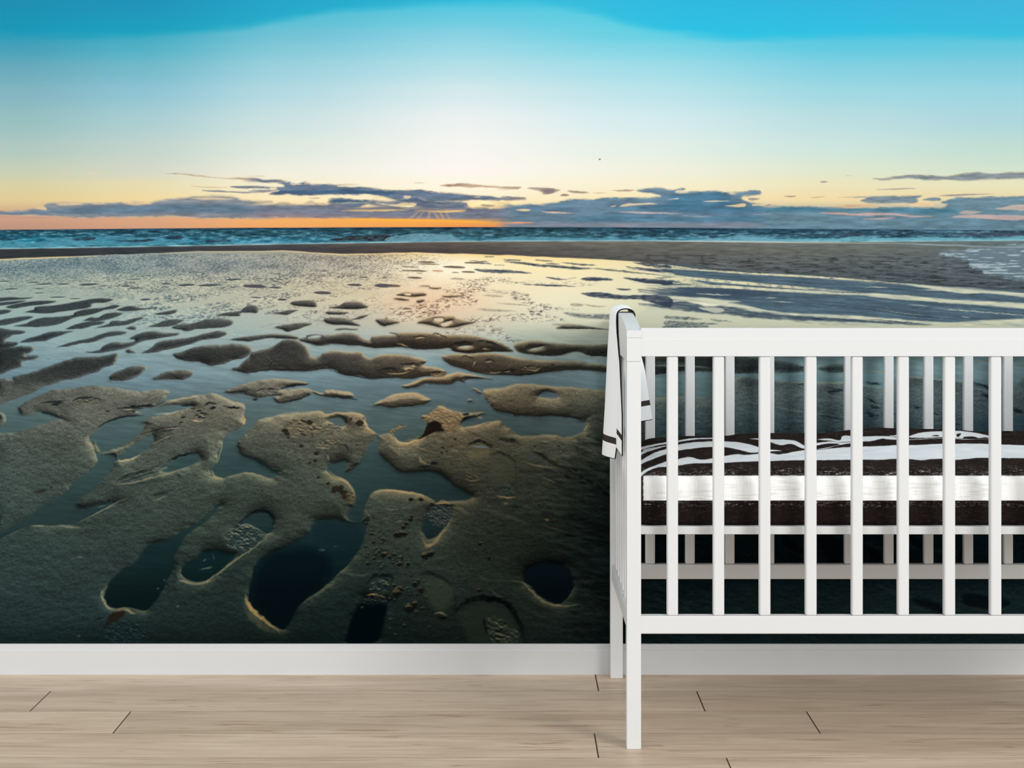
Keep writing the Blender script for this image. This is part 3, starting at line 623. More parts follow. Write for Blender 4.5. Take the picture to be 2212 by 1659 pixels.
PITS = [
 (OD,[(1220,365),(1130,385),(1000,405),(900,445),(820,500),(790,540),(800,600),(850,680),(870,710),(1000,660),(1120,600),(1200,530),(1250,465),(1220,440),(1300,400),(1440,370),(1560,335),(1640,300),(1560,290),(1440,300),(1330,310),(1250,320),(1160,345)]),
 (OD,[(835,712),(960,720),(1000,760),(985,790),(930,870),(860,950),(770,1030),(700,1090),(660,1160),(760,1170),(930,1120),(1000,1130),(900,1180),(800,1240),(650,1310),(560,1320),(420,1325),(280,1325),(180,1360),(0,1450),(-80,1490),(-80,1440),(0,1400),(100,1330),(230,1250),(330,1160),(440,1110),(560,1040),(640,960),(740,880),(820,780)]),
 (OD,[(1005,745),(1080,680),(1180,600),(1300,550),(1330,580),(1290,630),(1220,700),(1120,760),(1040,770)]),
 (OD,[(1400,830),(1480,770),(1600,720),(1700,705),(1715,760),(1620,815),(1480,860),(1400,870)]),
 (OF,[(129,545),(150,620),(150,680),(200,760),(320,850),(400,870),(600,860),(700,900),(800,980),(920,1050),(950,1080),(880,1110),(720,1115),(640,1135),(620,1110),(540,1070),(420,1045),(300,1030),(150,1020),(80,1060),(40,1140),(20,1200),(-20,1300),(-110,1260),(-90,1180),(-60,1150),(-50,1060),(-130,945),(-240,900),(-290,855),(-280,830),(-260,790),(-140,765),(-130,860),(-20,790),(40,700),(90,600)]),
 (OH,[(1090,200),(1200,165),(1300,160),(1400,190),(1540,190),(1540,330),(1500,420),(1380,560),(1250,680),(1150,770),(1040,850),(960,930),(880,1060),(820,1110),(700,1030),(600,960),(550,880),(540,780),(560,690),(600,560),(680,470),(830,400),(960,340),(1060,270)]),
 (OG,[(1880,40),(1760,120),(1640,220),(1500,300),(1260,390),(1200,470),(1160,530),(1050,590),(960,660),(910,740),(895,830),(930,900),(1000,930),(1100,920),(1240,940),(1330,860),(1400,740),(1460,620),(1480,500),(1560,340),(1700,220),(1850,100)]),
 (OH,[(430,240),(520,150),(620,98),(700,100),(745,160),(745,240),(700,290),(620,260),(520,210)]),
 (OH,[(-30,580),(60,510),(160,440),(260,430),(380,450),(440,470),(320,590),(220,680),(120,705),(40,690),(-20,650)]),
 (OF,[(530,1290),(560,1230),(590,1180),(620,1150),(700,1145),(770,1180),(760,1270),(700,1370),(620,1430),(560,1440),(525,1380)]),
 (OI,[(1320,600),(1400,540),(1500,525),(1640,560),(1720,620),(1740,720),(1700,800),(1640,880),(1540,880),(1440,820),(1370,740),(1300,690)]),
 (OH,[(1500,850),(1560,820),(1700,850),(1720,900),(1700,1000),(1680,1080),(1600,1230),(1380,1230),(1400,1100),(1450,950)]),
 (OF,[(1515,215),(1540,190),(1600,183),(1660,200),(1672,235),(1600,235),(1530,225)]),
 (OB,[(1810,740),(1880,735),(1880,765),(1820,765)]),
 (OB,[(1870,780),(1960,760),(1920,800),(1880,805)]),
 (OB,[(735,903),(790,886),(850,888),(820,905),(760,910)]),
 (OC,[(1035,1004),(1090,990),(1150,984),(1120,1000),(1080,1010)]),
 (OC,[(440,982),(500,972),(550,976),(500,988)]),
 (OB,[(1560,525),(1610,528),(1600,545),(1560,540)]),
 (OE,[(1230,800),(1360,770),(1365,870),(1330,900),(1260,880),(1215,840)]),
 (OE,[(1220,430),(1300,395),(1350,410),(1365,450),(1330,480),(1260,450)]),
]
LENS_A = [(45,426,45,5),(290,435,50,4),(375,450,65,6),(545,450,48,6),(755,454,78,10),(95,492,55,6),(1075,467,38,7),(1165,484,45,6),(1415,448,38,6),(1590,458,65,11),(1785,460,90,11),(1995,411,65,8),(1240,582,45,9),(490,562,65,6),(640,574,45,5),(1265,378,20,4),(1140,410,60,4),(335,527,40,4),(890,465,35,4),(330,490,30,4)]
LENS_B = [(275,470,95,16),(455,480,52,8),(1130,457,62,10),(1380,465,75,17),(1470,465,50,12),(1645,397,55,9),(855,525,72,14),(290,565,45,6),(510,582,38,10),(1210,391,35,5),(1385,398,20,4),(1745,263,70,8),(1760,279,90,5),(1600,303,70,4),(1660,337,85,7),(1980,305,90,10),(2100,346,55,8),(1570,335,40,5),(2150,268,80,6),(1990,350,30,4),(1685,357,25,3),(870,340,25,4),(1590,660,25,6),(1445,662,20,4)]

def paint_ground(C, bot):
    X, Y, img = C.X, C.Y, C.img
    W = water_field(C); S = sand_field(C)
    # sun glint on the wet flat
    g = np.exp(-((X-960-(Y-580)*.12)/np.maximum(50, 70+(Y-545)*.5))**2)*np.exp(-((Y-578)/26)**2)
    W = W*(1-g[..., None]*.8)+np.array([255,250,226], np.float32)/255*(g*.8)[..., None]
    ga = np.exp(-((X-930-(Y-640)*.25)/np.maximum(40, 60+(Y-545)*.35))**2)*np.exp(-((Y-655)/48)**2)
    W = W*(1-ga[..., None]*.5)+np.array([236,196,160], np.float32)/255*(ga*.5)[..., None]
    # wind ripples on shallow water: fine stipple, coarser towards the viewer
    sc = np.clip((Y-540)/70., .75, 1.45)
    st = (vn(X/(4.2*sc), Y/(1.5*sc), 71)*.5+vn((X+Y)/(2.3*sc)+40, Y/(1.1*sc), 73)*.5+(fbm(X/40, Y/9, 75, 2)-.5)*.35)
    st = (st-.53)*3.
    amp = sst(1010, 860, X+(Y-560)*1.2)*sst(545, 552, Y)*sst(660, 585, Y)
    band = fbm((X+Y*2.2)/95, (Y-X*-.22)/11., 77, 3)
    diag = sst(.36, .52, band)*sst(585, 605, Y)*sst(722, 680, Y+(X-500)*.06)*sst(200, 360, X+(700-Y)*.6)*sst(900, 700, X)
    def inside(pts, soft):
        m = np.zeros(X.shape, np.float32); P = spline(pts); b = C.box(P, soft*2)
        m[b] = sst(-soft, soft, sdf(P, X[b]+(vn(X[b]/15, Y[b]/6, 79)-.5)*14, Y[b]+(vn(X[b]/15, Y[b]/6, 80)-.5)*6)); return m
    sp = inside(T(OC,[(300,470),(500,420),(640,395),(760,390),(860,400),(960,428),(1160,430),(1360,430),(1640,450),(1460,460),(1200,448),(940,445),(740,445),(640,480),(760,500),(860,510),(980,525),(1080,600),(1150,620),(1300,655),(1440,670),(1280,675),(1180,700),(1360,765),(1200,770),(1000,770),(840,755),(640,770),(560,790),(500,740),(640,720),(980,700),(1060,650),(960,590),(880,560),(820,530),(620,510),(560,560),(600,600),(520,640),(420,650),(300,700),(100,740),(-80,770),(-200,740),(0,640),(200,600),(330,540)]), 5)
    sp2 = inside(T(OC,[(300,860),(500,820),(680,790),(800,830),(880,900),(1000,930),(860,940),(640,890),(400,880)]), 5)
    amp = np.clip(amp*.8+diag*.8+sp*1.+sp2*.8, 0, 1)
    left = sst(900, 300, X)
    lo = np.stack([56+20*(1-left), 76-6*(1-left), 88-8*(1-left)], -1)/255
    kd = np.clip(-st, 0, 1)*amp
    kb = np.clip(st, 0, 1)*amp
    warm = np.exp(-((X-950)/130)**2)*sst(560, 620, Y)
    lo = lo*(1-warm[..., None]*.75)+np.array([118,84,66], np.float32)/255*warm[..., None]*.75
    W = W*(1-.8*kd[..., None])+lo*.8*kd[..., None]
    W = W*(1-.4*kb[..., None])+np.array([250,240,208], np.float32)/255*.4*kb[..., None]
    # faint current marks elsewhere
    cm = (fbm((X+Y)/40, (Y-X*.12)/4.5, 83, 3)-.5)*sst(690, 760, Y)
    W = W*(1+cm[..., None]*.22)
    W = W*(1-sst(800, 900, Y)[..., None]*np.array([.0, .03, .085], np.float32))
    below = sst(-1, 1, Y-bot-(vn(X/25, Y*0, 5)-.5)*1.6)[..., None]
    img[:] = img*(1-below)+W*below
    rimline = np.exp(-((Y-bot-1.2)/1.5)**2)*sst(1480, 1380, X)*np.clip(vn(X/60, Y*0, 8)*1.6-.3, 0, 1)
    img[:] = img*(1-rimline[..., None]*.8)+np.array([250,216,150], np.float32)/255*(rimline*.8)[..., None]

def paint_right_flats(C):
    img = C.img
    dk = (76,98,114)
    fill(C, T(OR,[(-260,300),(0,262),(260,296),(520,316),(900,336),(1200,361),(1500,382),(1900,412),(2260,450),(2260,640),(1780,630),(1500,625),(1200,612),(900,600),(600,560),(400,500),(0,470),(-100,430)]), dk, 6, .96, warp=3, mod=lambda x, y: sst(-.1, .7, (x-1395)/110+(fbm(x/70, (y-x*.075)/4., 90, 3)-.5)*2.6))
    b = C.box(T(OR,[(-200,250),(2260,660)]), 0)
    n = (fbm(C.X[b]/60, (C.Y[b]-C.X[b]*.075)/3.2, 91, 4)-.5)
    n2 = (fbm(C.X[b]/14, (C.Y[b]-C.X[b]*.075)/1.6, 95, 3)-.5)
    img[b] = img[b]*(1+(n*.5+n2*.28)[..., None]*sst(1440, 1560, C.X[b])[..., None])
    cr = (214,216,190)
    fill(C, T(OR,[(1690,190),(1850,170),(2260,148),(2260,365),(2100,345),(1900,290),(1860,240),(1740,212)]), (112,134,146), 5, .8, warp=7, wl=5)
    fill(C, T(OR,[(1690,190),(1850,170),(2260,148),(2260,365),(2100,345),(1900,290),(1860,240),(1740,212)]), (176,194,200), 3, .9, warp=7, wl=5, mod=lambda x, y: sst(.5, .66, fbm(x/30, y/2.2, 97, 3)))
    fill(C, T(OR,[(1480,132),(1700,136),(2000,150),(2260,152),(2260,160),(1900,152),(1600,142)]), (170,186,190), 1.5, .7, warp=1.5)
    fill(C, T(OR,[(0,116),(600,120),(1000,126),(1500,132),(1000,130),(400,124)]), (214,220,214), 1., .8)
    L = [([(-60,262),(0,268),(240,298)], 1.4), ([(-60,280),(0,286),(260,299),(520,318),(780,331),(1000,344),(1200,359),(1480,383),(1600,396)], 1.8),
         ([(-80,320),(0,326),(140,346),(400,371),(700,396),(950,416),(1240,440)], 3.2), ([(-60,388),(0,396),(200,396),(400,402),(520,411),(800,427),(1000,441),(1240,452)], 3.2),
         ([(0,338),(120,368),(280,392)], 4.), ([(-100,370),(0,352),(100,352),(200,372)], 2.5), ([(-60,300),(0,312),(60,330)],3.)]
    for p, w in L: stroke(C, T(OR, p), w*1.5, (232,224,184), 1., 1.3, warp=.25)
    for p in ([(1480,380),(1700,400),(1900,416),(2260,448),(2260,476),(2000,440),(1840,442),(1700,424),(1560,400)],
              [(1150,436),(1300,440),(1500,455),(1800,480),(2260,508),(2260,538),(1900,510),(1600,490),(1300,465),(1180,450),(900,436),(560,418),(560,410)],
              [(-100,455),(0,458),(200,465),(300,476),(460,490),(380,500),(480,516),(620,546),(560,552),(420,525),(260,508),(200,490),(60,472),(-100,475)],
              [(480,520),(620,545),(760,560),(950,570),(1200,580),(1500,605),(1780,624),(1700,635),(1400,622),(1100,600),(850,588),(640,560)],
              [(1640,640),(1780,620),(2000,606),(2260,602),(2260,670),(1500,670),(1400,640)],
              [(-120,535),(0,540),(150,560),(400,575),(600,596),(800,620),(1040,636),(1500,640),(1700,660),(1700,680),(-120,680)],
              [(280,545),(380,540),(370,575),(300,570)]):
        fill(C, T(OR, p), cr, 2.2, .95, warp=1.6, wl=9, seed=33, mod=lambda x, y: .75+.5*vn(x/22, (y-x*.07)/1.8, 99))
    for p in ([(-160,468),(0,480),(120,490),(240,520),(400,522),(560,555),(720,575),(1000,590),(1300,610),(1640,632),(1400,628),(1100,616),(850,610),(700,602),(520,592),(380,572),(200,556),(60,545),(0,536),(-160,520)],
              [(-160,400),(0,402),(60,404),(300,408),(520,420),(700,440),(440,470),(200,462),(0,452),(-160,446)]):
        fill(C, T(OR, p), (64,80,98), 2.4, .9, warp=2.4, wl=7, seed=34, mod=lambda x, y: np.clip(.6+.7*vn(x/14, (y-x*.07)/1.8, 92), 0, 1)*sst(0, .8, (x-1385)/70+(fbm(x/60, (y-x*.075)/3., 90, 3)-.5)*2.4))
    for p in ([(200,530),(300,528),(360,545),(300,560)], [(0,482),(50,484),(80,490),(40,492)], [(180,440),(330,446),(400,452),(300,452)]):
        fill(C, T(OR, p), (206,210,190), 1.2, .85, warp=2, wl=5)
    for p, w in (([(1210,406),(1300,402),(1400,410)], 1.), ([(1560,418),(1650,420),(1700,424)], 1.2), ([(610,466),(680,470)], 1.), ([(640,490),(800,496)], .8), ([(1300,545),(1400,556),(1600,580)], 1.), ([(1640,532),(1900,552),(2260,582)], 1.8), ([(1820,585),(1880,592)], 1.4), ([(1490,510),(1620,520)], 1.), ([(880,410),(920,412)], 1.6), ([(0,480),(40,490),(80,488)], 1.2)):
        stroke(C, T(OR, p), w, (206,210,190), .8, 1.)
    for p, w in (([(1000,432),(1140,436),(1240,440)], 1.2), ([(1100,522),(1300,546),(1600,585),(1860,608)], 1.4), ([(1200,405),(1560,416)], 1.), ([(60,410),(100,408)], 1.5), ([(900,590),(980,606)], 2.), ([(1250,600),(1600,630)], 1.2), ([(1000,345),(1040,348)], 1.4)):
        stroke(C, T(OR, p), w, (44,58,76), .8, 1.)
    for p in ([(0,582),(120,586),(220,598),(140,604),(0,596)], [(270,600),(340,606),(400,616),(300,612)], [(0,610),(160,618),(320,630),(160,640),(0,640)], [(0,640),(220,640),(240,652),(0,656)]):
        fill(C, T(OR, p), (92,104,108), 1.8, .75, warp=2, wl=4, mod=lambda x, y: .35+1.1*vn(x/4, y/1.5, 96))
    d2 = (54,64,82)
    for p in ([(570,320),(700,325),(860,330),(960,340),(1060,358),(900,355),(750,355),(640,345)], [(830,255),(930,258),(1060,270),(1100,290),(980,280),(880,268)], [(1060,280),(1240,285),(1420,300),(1580,315),(1450,325),(1300,310),(1120,298)],
              [(530,250),(690,258),(640,262)], [(490,265),(660,268),(720,280),(600,275)], [(740,285),(830,290),(770,292)], [(1480,400),(1600,390),(1760,410),(1620,422),(1520,415)], [(1180,390),(1260,395),(1360,412),(1260,410)],
              [(1480,530),(1560,520),(1680,522),(1790,540),(1880,545),(1980,540),(2240,560),(2240,650),(2060,600),(1960,580),(1760,575),(1600,560)], [(1780,490),(1850,487),(1910,495),(1840,502)], [(1840,395),(1960,400),(2240,420),(2240,460),(2100,445),(1980,430)],
              [(1580,315),(1760,325),(2150,370),(2000,360),(1780,340)], [(1860,300),(2000,310),(2240,335),(2240,350),(2050,335)], [(1930,265),(2100,280),(2240,290),(2240,310),(2080,300)], [(820,242),(920,240),(970,246),(880,249)], [(1090,244),(1180,246),(1240,254),(1150,254)],[(1180,272),(1260,270),(1300,276),(1240,280)],[(1320,268),(1500,276),(1620,290),(1480,288)],[(660,214),(740,212),(700,218)],[(980,450),(1200,452),(1440,470),(1250,468)]):
        fill(C, T(OC, p), d2, 1.6, .88, warp=2., wl=4, seed=35, mod=lambda x, y: .7+.5*vn(x/10, y/2, 98))
    # soft shaded bar with pale ring beside the crib
    fill(C, T(OC,[(1330,690),(1460,700),(1560,705),(1760,712),(1760,755),(1600,745),(1480,735),(1400,720)]), (96,104,106), 3, .8, warp=2, mod=lambda x, y: .5+.9*vn(x/4, y/1.5, 96))
    stroke(C, T(OC,[(1500,715),(1530,705),(1590,712),(1560,726),(1510,722)]), 1.5, (216,214,190), .8)
    for p in ([(640,545),(720,540),(820,552),(760,562)], [(600,660),(760,665),(930,680),(760,684),(640,675)], [(760,610),(900,615),(1040,632),(900,628)], [(1400,615),(1500,620),(1480,640),(1400,635)], [(1510,620),(1560,628),(1700,640),(1580,645)], [(1340,410),(1440,390),(1420,400)],[(360,400),(440,395),(500,410),(420,412)]):
        fill(C, T(OC, p), (150,140,126), 1.6, .7, warp=1.5, wl=4, mod=lambda x, y: .5+.8*vn(x/4, y/1.5, 96))

def paint_sand(C):
    X, Y, img = C.X, C.Y, C.img
    S = sand_field(C)
    SD = np.full(X.shape, -60, np.float32)
    k = np.clip((Y-560)/300, .12, 1.4)
    wx = (fbm(X/34, Y/20, 101, 4)-.5)*16*k; wy = (fbm(X/34+70, Y/20, 105, 4)-.5)*9*k
    XS = C.sx(X); Xw = XS+wx; Yw = Y+wy
    for org, p in SAND+[(None, FORE)]+[(None, q) for q in STRIPS]:
        P = spline(T(org, p) if org else p, n=4)
        b = C.box(P, 30, True)
        if b is None: continue
        SD[b] = np.maximum(SD[b], np.clip(sdf(P, Xw[b], Yw[b]), -60, 60))
    for org, p in PITS:
        P = spline(T(org, p)); b = C.box(P, 60, True)
        if b is None: continue
        SD[b] = np.minimum(SD[b], np.clip(-sdf(P, XS[b]+wx[b]*.45, Y[b]+wy[b]*.45), -60, 60))
    gy, gx = np.gradient(SD, C.step)
    for _ in range(2):
        gx[1:-1, 1:-1] = (gx[1:-1, 1:-1]*2+gx[:-2, 1:-1]+gx[2:, 1:-1]+gx[1:-1, :-2]+gx[1:-1, 2:])/6
        gy[1:-1, 1:-1] = (gy[1:-1, 1:-1]*2+gy[:-2, 1:-1]+gy[2:, 1:-1]+gy[1:-1, :-2]+gy[1:-1, 2:])/6
    lx = 960-X; ly = (450-Y)*1.0; ll = np.sqrt(lx*lx+ly*ly)+1; lx = lx/ll; ly = ly/ll
    nb = -(gx*lx+gy*ly)                       # edge faces the sun > 0
    soft = .9+np.clip(nb, 0, 1)*2.6*np.clip(1.1-k*.55, .15, 1)+.5*k+1.8*k*sst(.45, -.1, np.abs(nb))+np.clip(fbm(X/90, Y/50, 123, 2)-.5, 0, 1)*9*np.clip(k-.2, 0, 1)
    m = sst(-soft, soft, SD)
    # sand body: grain and relief
    gr = vn(X/1.6, Y/1.4, 111)*.55+vn(X/3.1, Y/2.2, 112)*.45
    kk = np.clip((k-.3)/1.1, 0, 1)
    fh = fbm(X/7, Y/3.6, 113, 4, .62)*.5*(1-kk)+fbm(X/20, Y/11, 115, 5, .62)*1.1*kk
    ry, rx = np.gradient(fh, C.step)
    rel = np.clip((ry*1.0-rx*.25)*-4*np.clip(k, .3, 1.2), -.3, .4)
    dark_k = 1-.09*sst(860, 940, Y)*sst(1420, 1320, X)-.30*sst(1.5, 8, SD)*sst(850, 800, Y)*sst(690, 735, Y)
    S = S*dark_k[..., None]
    patch = fbm(X/150, Y/60, 117, 3)-.5
    t = 1+(gr-.5)*.42+rel*.5+patch*.26
    wr = fbm((X+Y*.4)/30, (Y-X*.16)/5.5, 119, 4)-.5
    S = S*(1+wr*1.1*sst(1080, 1280, X)*sst(900, 960, Y)*sst(1700, 1350, X))[..., None]
    lum = S.mean(-1, keepdims=True)
    tc = sst(880, 1050, Y)[..., None]*sst(1100, 700, X)[..., None]
    S = (S*.72+.28*lum*np.array([.99, 1.03, 1.0], np.float32))*(1+tc*np.array([-.07, .03, .06], np.float32))
    S = S*t[..., None]
    sun = sst(900, 200, np.abs(X-980))
    fade = np.interp(C.ys, [600,700,800,900,1000,1100,1200,1300,1396], [.35,.5,.75,.8,.75,.62,.6,.6,.5]).astype(np.float32)[:, None]
    w = 2.2+3.4*k
    rim = np.exp(-np.clip(SD, 0, 60)/w)*sst(.1, .9, nb)
    wide = np.exp(-np.clip(SD, 0, 60)/(w*3.2))*sst(.0, .9, nb)
    rc = grid(C, [0,500,950,1300,2212], [600,800,950,1100,1250,1396], [
      [(180,186,166),(196,190,164),(236,204,150),(206,196,160),(150,160,150)],
      [(184,184,156),(206,192,152),(240,204,146),(196,184,146),(120,140,130)],
      [(176,172,142),(196,180,138),(226,190,130),(168,156,118),(70,96,96)],
      [(140,142,120),(160,150,116),(190,164,116),(110,112,88),(24,56,60)],
      [(110,118,104),(150,140,106),(150,136,98),(104,108,84),(24,50,54)],
      [(90,100,86),(150,132,90),(120,116,84),(80,88,70),(20,44,46)]])
    shw = 3.5+8*k
    sh = np.exp(-np.clip(SD, 0, 60)/shw)*sst(.1, .9, -nb)
    S = S*(1-sh[..., None]*np.clip(.72, 0, 1))
    a = np.clip(rim*fade*1.1, 0, 1)*np.clip(.55+vn(X/26, Y/26, 121)*.8, 0, 1)
    S = S*(1+(wide*.35*fade)[..., None])
    S = S*(1-a[..., None])+rc*a[..., None]
    # water just below a bank is shaded by it, wet margin above
    wsh = np.exp(np.clip(SD, -60, 0)/(1+2.2*k))*sst(.3, .95, -nb)*(1-m)*(SD > -20)
    img[:] = img*(1-.42*wsh[..., None])
    vis = sst(545, 556, Y)*m
    img[:] = img*(1-vis[..., None])+np.clip(S, 0, 1)*vis[..., None]
    C.SD = SD

def paint_details(C):
    X, Y, img = C.X, C.Y, C.img
    for l in LENS_A: lens(C, OA, *l, (58,70,80), .88)
    for l in LENS_B: lens(C, OB, *l, (62,62,72) if l[0] < 1400 else (96,78,66), .85, .03)
    lens(C, OB, 1840, 338, 45, 8, (190,140,100), .7, .05)
    D = (16,22,26)
    def dk(org, pts, w, a=.85, col=None, soft=None): stroke(C, T(org, pts), w, col or D, a, soft)
    def lt(org, pts, w, a=.8, col=(206,184,138), soft=None): stroke(C, T(org, pts), w, col, a, soft)
    def tread(org, pts, base, hi, lo, sc=3.5, seed=130, alpha=.9):
        P = spline(T(org, pts)); b = C.box(P, 4)
        if b is None: return
        x, y = X[b], Y[b]
        a = sst(-3, 3, sdf(P, x+(vn(x/6, y/6, seed)-.5)*8, y+(vn(x/6+5, y/6, seed)-.5)*6))*alpha
        n = vn(x/(sc*1.6), (y-x*.3)/sc, seed+1)*.6+vn(x/sc, y/(sc*.6), seed+2)*.4
        n2 = vn(x/(sc*1.6), (y-x*.3+sc*.55)/sc, seed+1)*.6+vn(x/sc, (y+sc*.4)/(sc*.6), seed+2)*.4
        r = np.clip((n-n2)*2.6, -1, 1)[..., None]
        B = np.array(base, np.float32)/255; H = np.array(hi, np.float32)/255; Lw = np.array(lo, np.float32)/255
        c = np.where(r > 0, B+(H-B)*r, B+(Lw-B)*-r)
        img[b] = img[b]*(1-a[..., None])+c*a[..., None]
    # prints in the middle islands
    for org, p, w in ((OB,[(1440,985),(1500,960),(1560,965),(1600,990),(1700,1000),(1840,998),(1940,985)],2.), (OB,[(1930,985),(1990,955),(2080,945),(2140,962)],3.), (OB,[(1620,905),(1680,895),(1740,900)],2.), (OB,[(1790,885),(1820,868),(1880,890),(1930,915)],1.6), (OB,[(2140,945),(2220,935),(2330,960),(2440,1010)],3.2), (OB,[(1930,1010),(2050,1025),(2200,1020)],1.6),
                      (OC,[(1030,1005),(1090,985),(1180,965),(1240,968)],2.2), (OC,[(1480,1028),(1540,1045),(1600,1058),(1720,1056)],2.4), (OC,[(960,1030),(1160,1054),(1300,1050),(1400,1030)],2.4), (OC,[(455,1085),(490,1062),(560,1085),(580,1110)],2.2), (OC,[(650,1105),(700,1092),(770,1120)],1.8), (OC,[(740,1200),(830,1185),(920,1180),(860,1165)],2.6), (OC,[(970,1165),(1040,1150),(1140,1155)],2.4), (OC,[(740,1215),(900,1226),(1060,1215),(1220,1192)],2.2), (OC,[(1220,1130),(1260,1145)],1.6), (OC,[(1270,825),(1400,826),(1560,828),(1720,838)],1.6),
                      (OB,[(1320,1190),(1420,1170),(1520,1185)],3.), (OB,[(1510,1120),(1560,1135),(1640,1130),(1680,1150)],3.4), (OB,[(1740,1215),(1820,1200),(1910,1198)],2.4), (OB,[(380,1095),(410,1120),(440,1110)],3.6), (OB,[(900,1180),(1080,1226),(1290,1256),(1440,1242)],2.2), (OB,[(200,1205),(400,1180),(600,1182),(760,1190)],2.6), (OB,[(500,1345),(600,1315),(740,1302)],3.4), (OB,[(270,1375),(330,1345),(420,1342),(500,1358)],2.2), (OB,[(470,1458),(560,1450),(660,1425),(740,1402)],2.4), (OB,[(860,1408),(1000,1412),(1110,1402)],2.4), (OB,[(60,1375),(160,1362),(210,1372)],2.6), (OB,[(250,1435),(310,1432)],2.6), (OB,[(1360,1498),(1500,1494),(1640,1480),(1760,1445)],1.8), (OB,[(1000,1420),(1100,1425),(1160,1440)],1.6), (OB,[(2050,1285),(2090,1258),(2180,1248),(2240,1262)],1.6)):
        dk(org, p, w, .82, (28,28,30))
    tread(OB, [(280,1375),(350,1350),(440,1350),(480,1370),(420,1385),(320,1390)], (96,96,88), (170,164,140), (34,40,42), 2.5)
    tread(OC, [(980,1170),(1040,1158),(1140,1162),(1110,1185),(1020,1190)], (96,86,68), (180,160,120), (30,30,30), 2.5)
    tread(OB, [(1790,1225),(1850,1205),(1920,1205),(1900,1235),(1820,1245)], (110,90,66), (200,166,118), (34,30,28), 2.5)
    tread(OB, [(1530,1150),(1600,1140),(1650,1155),(1600,1180),(1540,1175)], (140,130,106), (214,190,144), (60,56,50), 3)
    tread(OB, [(380,1100),(440,1085),(500,1090),(460,1120),(400,1130)], (52,54,54), (110,108,98), (20,24,28), 3)
    for p in ([(1480,960),(1540,965),(1590,985)], [(1640,910),(1730,905)], [(1830,880),(1870,890)], [(1400,1210),(1500,1215),(1620,1190)], [(1560,1165),(1640,1170)]):
        lt(OB, p, 2., .6, (214,178,128))
    for p in ([(580,1100),(570,1130),(555,1160)], [(660,1115),(720,1110)], [(830,1200),(880,1190)], [(1030,1180),(1100,1185),(1140,1165)], [(700,1210),(800,1200)], [(640,1000),(700,1005)]):
        lt(OC, p, 1.6, .6, (206,186,146))
    # eye-like print in the left island, clods, blades of shade
    tread(OD, [(590,280),(640,250),(720,238),(820,245),(880,260),(820,280),(700,292),(620,292)], (84,86,76), (150,146,120), (30,36,36), 2.6)
    dk(OD, [(620,262),(680,236),(780,232),(890,258)], 2.6); dk(OD, [(350,275),(450,268),(555,256)], 2.4); dk(OD, [(430,290),(480,285),(540,270)], 3.); dk(OD, [(430,296),(500,298)], 1.4)
    dk(OD, [(960,328),(1050,322),(1150,310),(1240,300),(1330,300),(1410,255)], 3., .85); dk(OD, [(900,350),(940,346)], 2); dk(OD, [(1070,355),(1110,345),(1150,355),(1100,368)], 2.2)
    dk(OD, [(350,362),(440,372),(530,405)], 2.6, .7)
    dk(OD, [(1230,385),(1130,388),(1000,408),(900,448),(830,495)], 2.6, .75)
    dk(OD, [(1540,300),(1620,298),(1690,290)], 3.); dk(OD, [(1750,300),(1780,280),(1850,285)], 3.4); dk(OD, [(1780,330),(1840,322)], 3); dk(OD, [(1900,300),(1940,312),(2000,322),(2070,325)], 2.4)
    for q in ((1700,350),(1730,370),(1760,378),(1680,385),(1710,400),(1745,405),(1650,330),(1820,318),(1990,320),(2030,322),(1545,445),(1560,402)):
        dk(OD, [(q[0]-22,q[1]+4),(q[0],q[1]-4),(q[0]+24,q[1])], 2.4, .8)
    lt(OD, [(1630,415),(1670,430),(1740,430)], 2.2, .7); lt(OD, [(1690,375),(1760,395)], 1.4, .5); lt(OD, [(1430,262),(1560,242),(1700,214)], 2.5, .6); lt(OD, [(2080,380),(2086,430),(2070,462)], 3., .7, (226,184,118))
    lt(OD, [(1310,372),(1440,368),(1540,342)], 2., .6, (190,186,160)); lt(OD, [(840,716),(960,690),(1090,645),(1160,600)], 3.4, .5, (150,150,128)); lt(OD, [(760,600),(790,650),(830,700)], 4., .5, (186,170,130))
    dk(OD, [(1200,540),(1300,520),(1400,490),(1580,475)], 2., .6); dk(OD, [(1360,520),(1440,512),(1500,500)], 2.6, .7); lt(OD, [(1400,505),(1480,495),(1540,490)], 1.2, .4); lt(OD, [(1290,635),(1400,580),(1500,545)], 1.8, .4, (150,146,120))
    lt(OD, [(980,780),(1060,768),(1140,752),(1220,705)], 2.6, .7)
    dk(OD, [(990,945),(1100,890),(1250,850),(1400,790)], 4.4, .75, (26,34,34)); dk(OD, [(1020,960),(1200,905),(1380,850)], 2.2, .6); dk(OD, [(1420,780),(1500,740),(1600,712),(1700,705)], 3.2, .8, (22,26,24)); dk(OD, [(1460,760),(1520,745)], 2.4); dk(OD, [(1550,725),(1580,718)], 3)
    lt(OD, [(960,975),(1100,965),(1280,920),(1460,875),(1620,820)], 2.4, .6, (160,152,120)); lt(OD, [(1380,845),(1430,830)], 2.6, .5, (150,160,150)); lt(OD, [(1000,900),(1200,850),(1330,830)], 1., .3)
    dk(OD, [(1290,1070),(1380,1050),(1480,1020)], 4.4, .7, (24,34,32)); lt(OD, [(1290,1112),(1360,1095),(1430,1070)], 2.4, .5, (140,140,112)); dk(OD, [(1120,985),(1260,950),(1400,930),(1520,900)], 5, .35); dk(OD, [(1500,890),(1560,920)], 4, .5)
    dk(OD, [(310,1050),(350,1030),(400,1015)], 4.4, .7, (36,34,28)); dk(OD, [(430,1000),(450,995)], 2); dk(OD, [(60,1125),(90,1120)], 1.6)
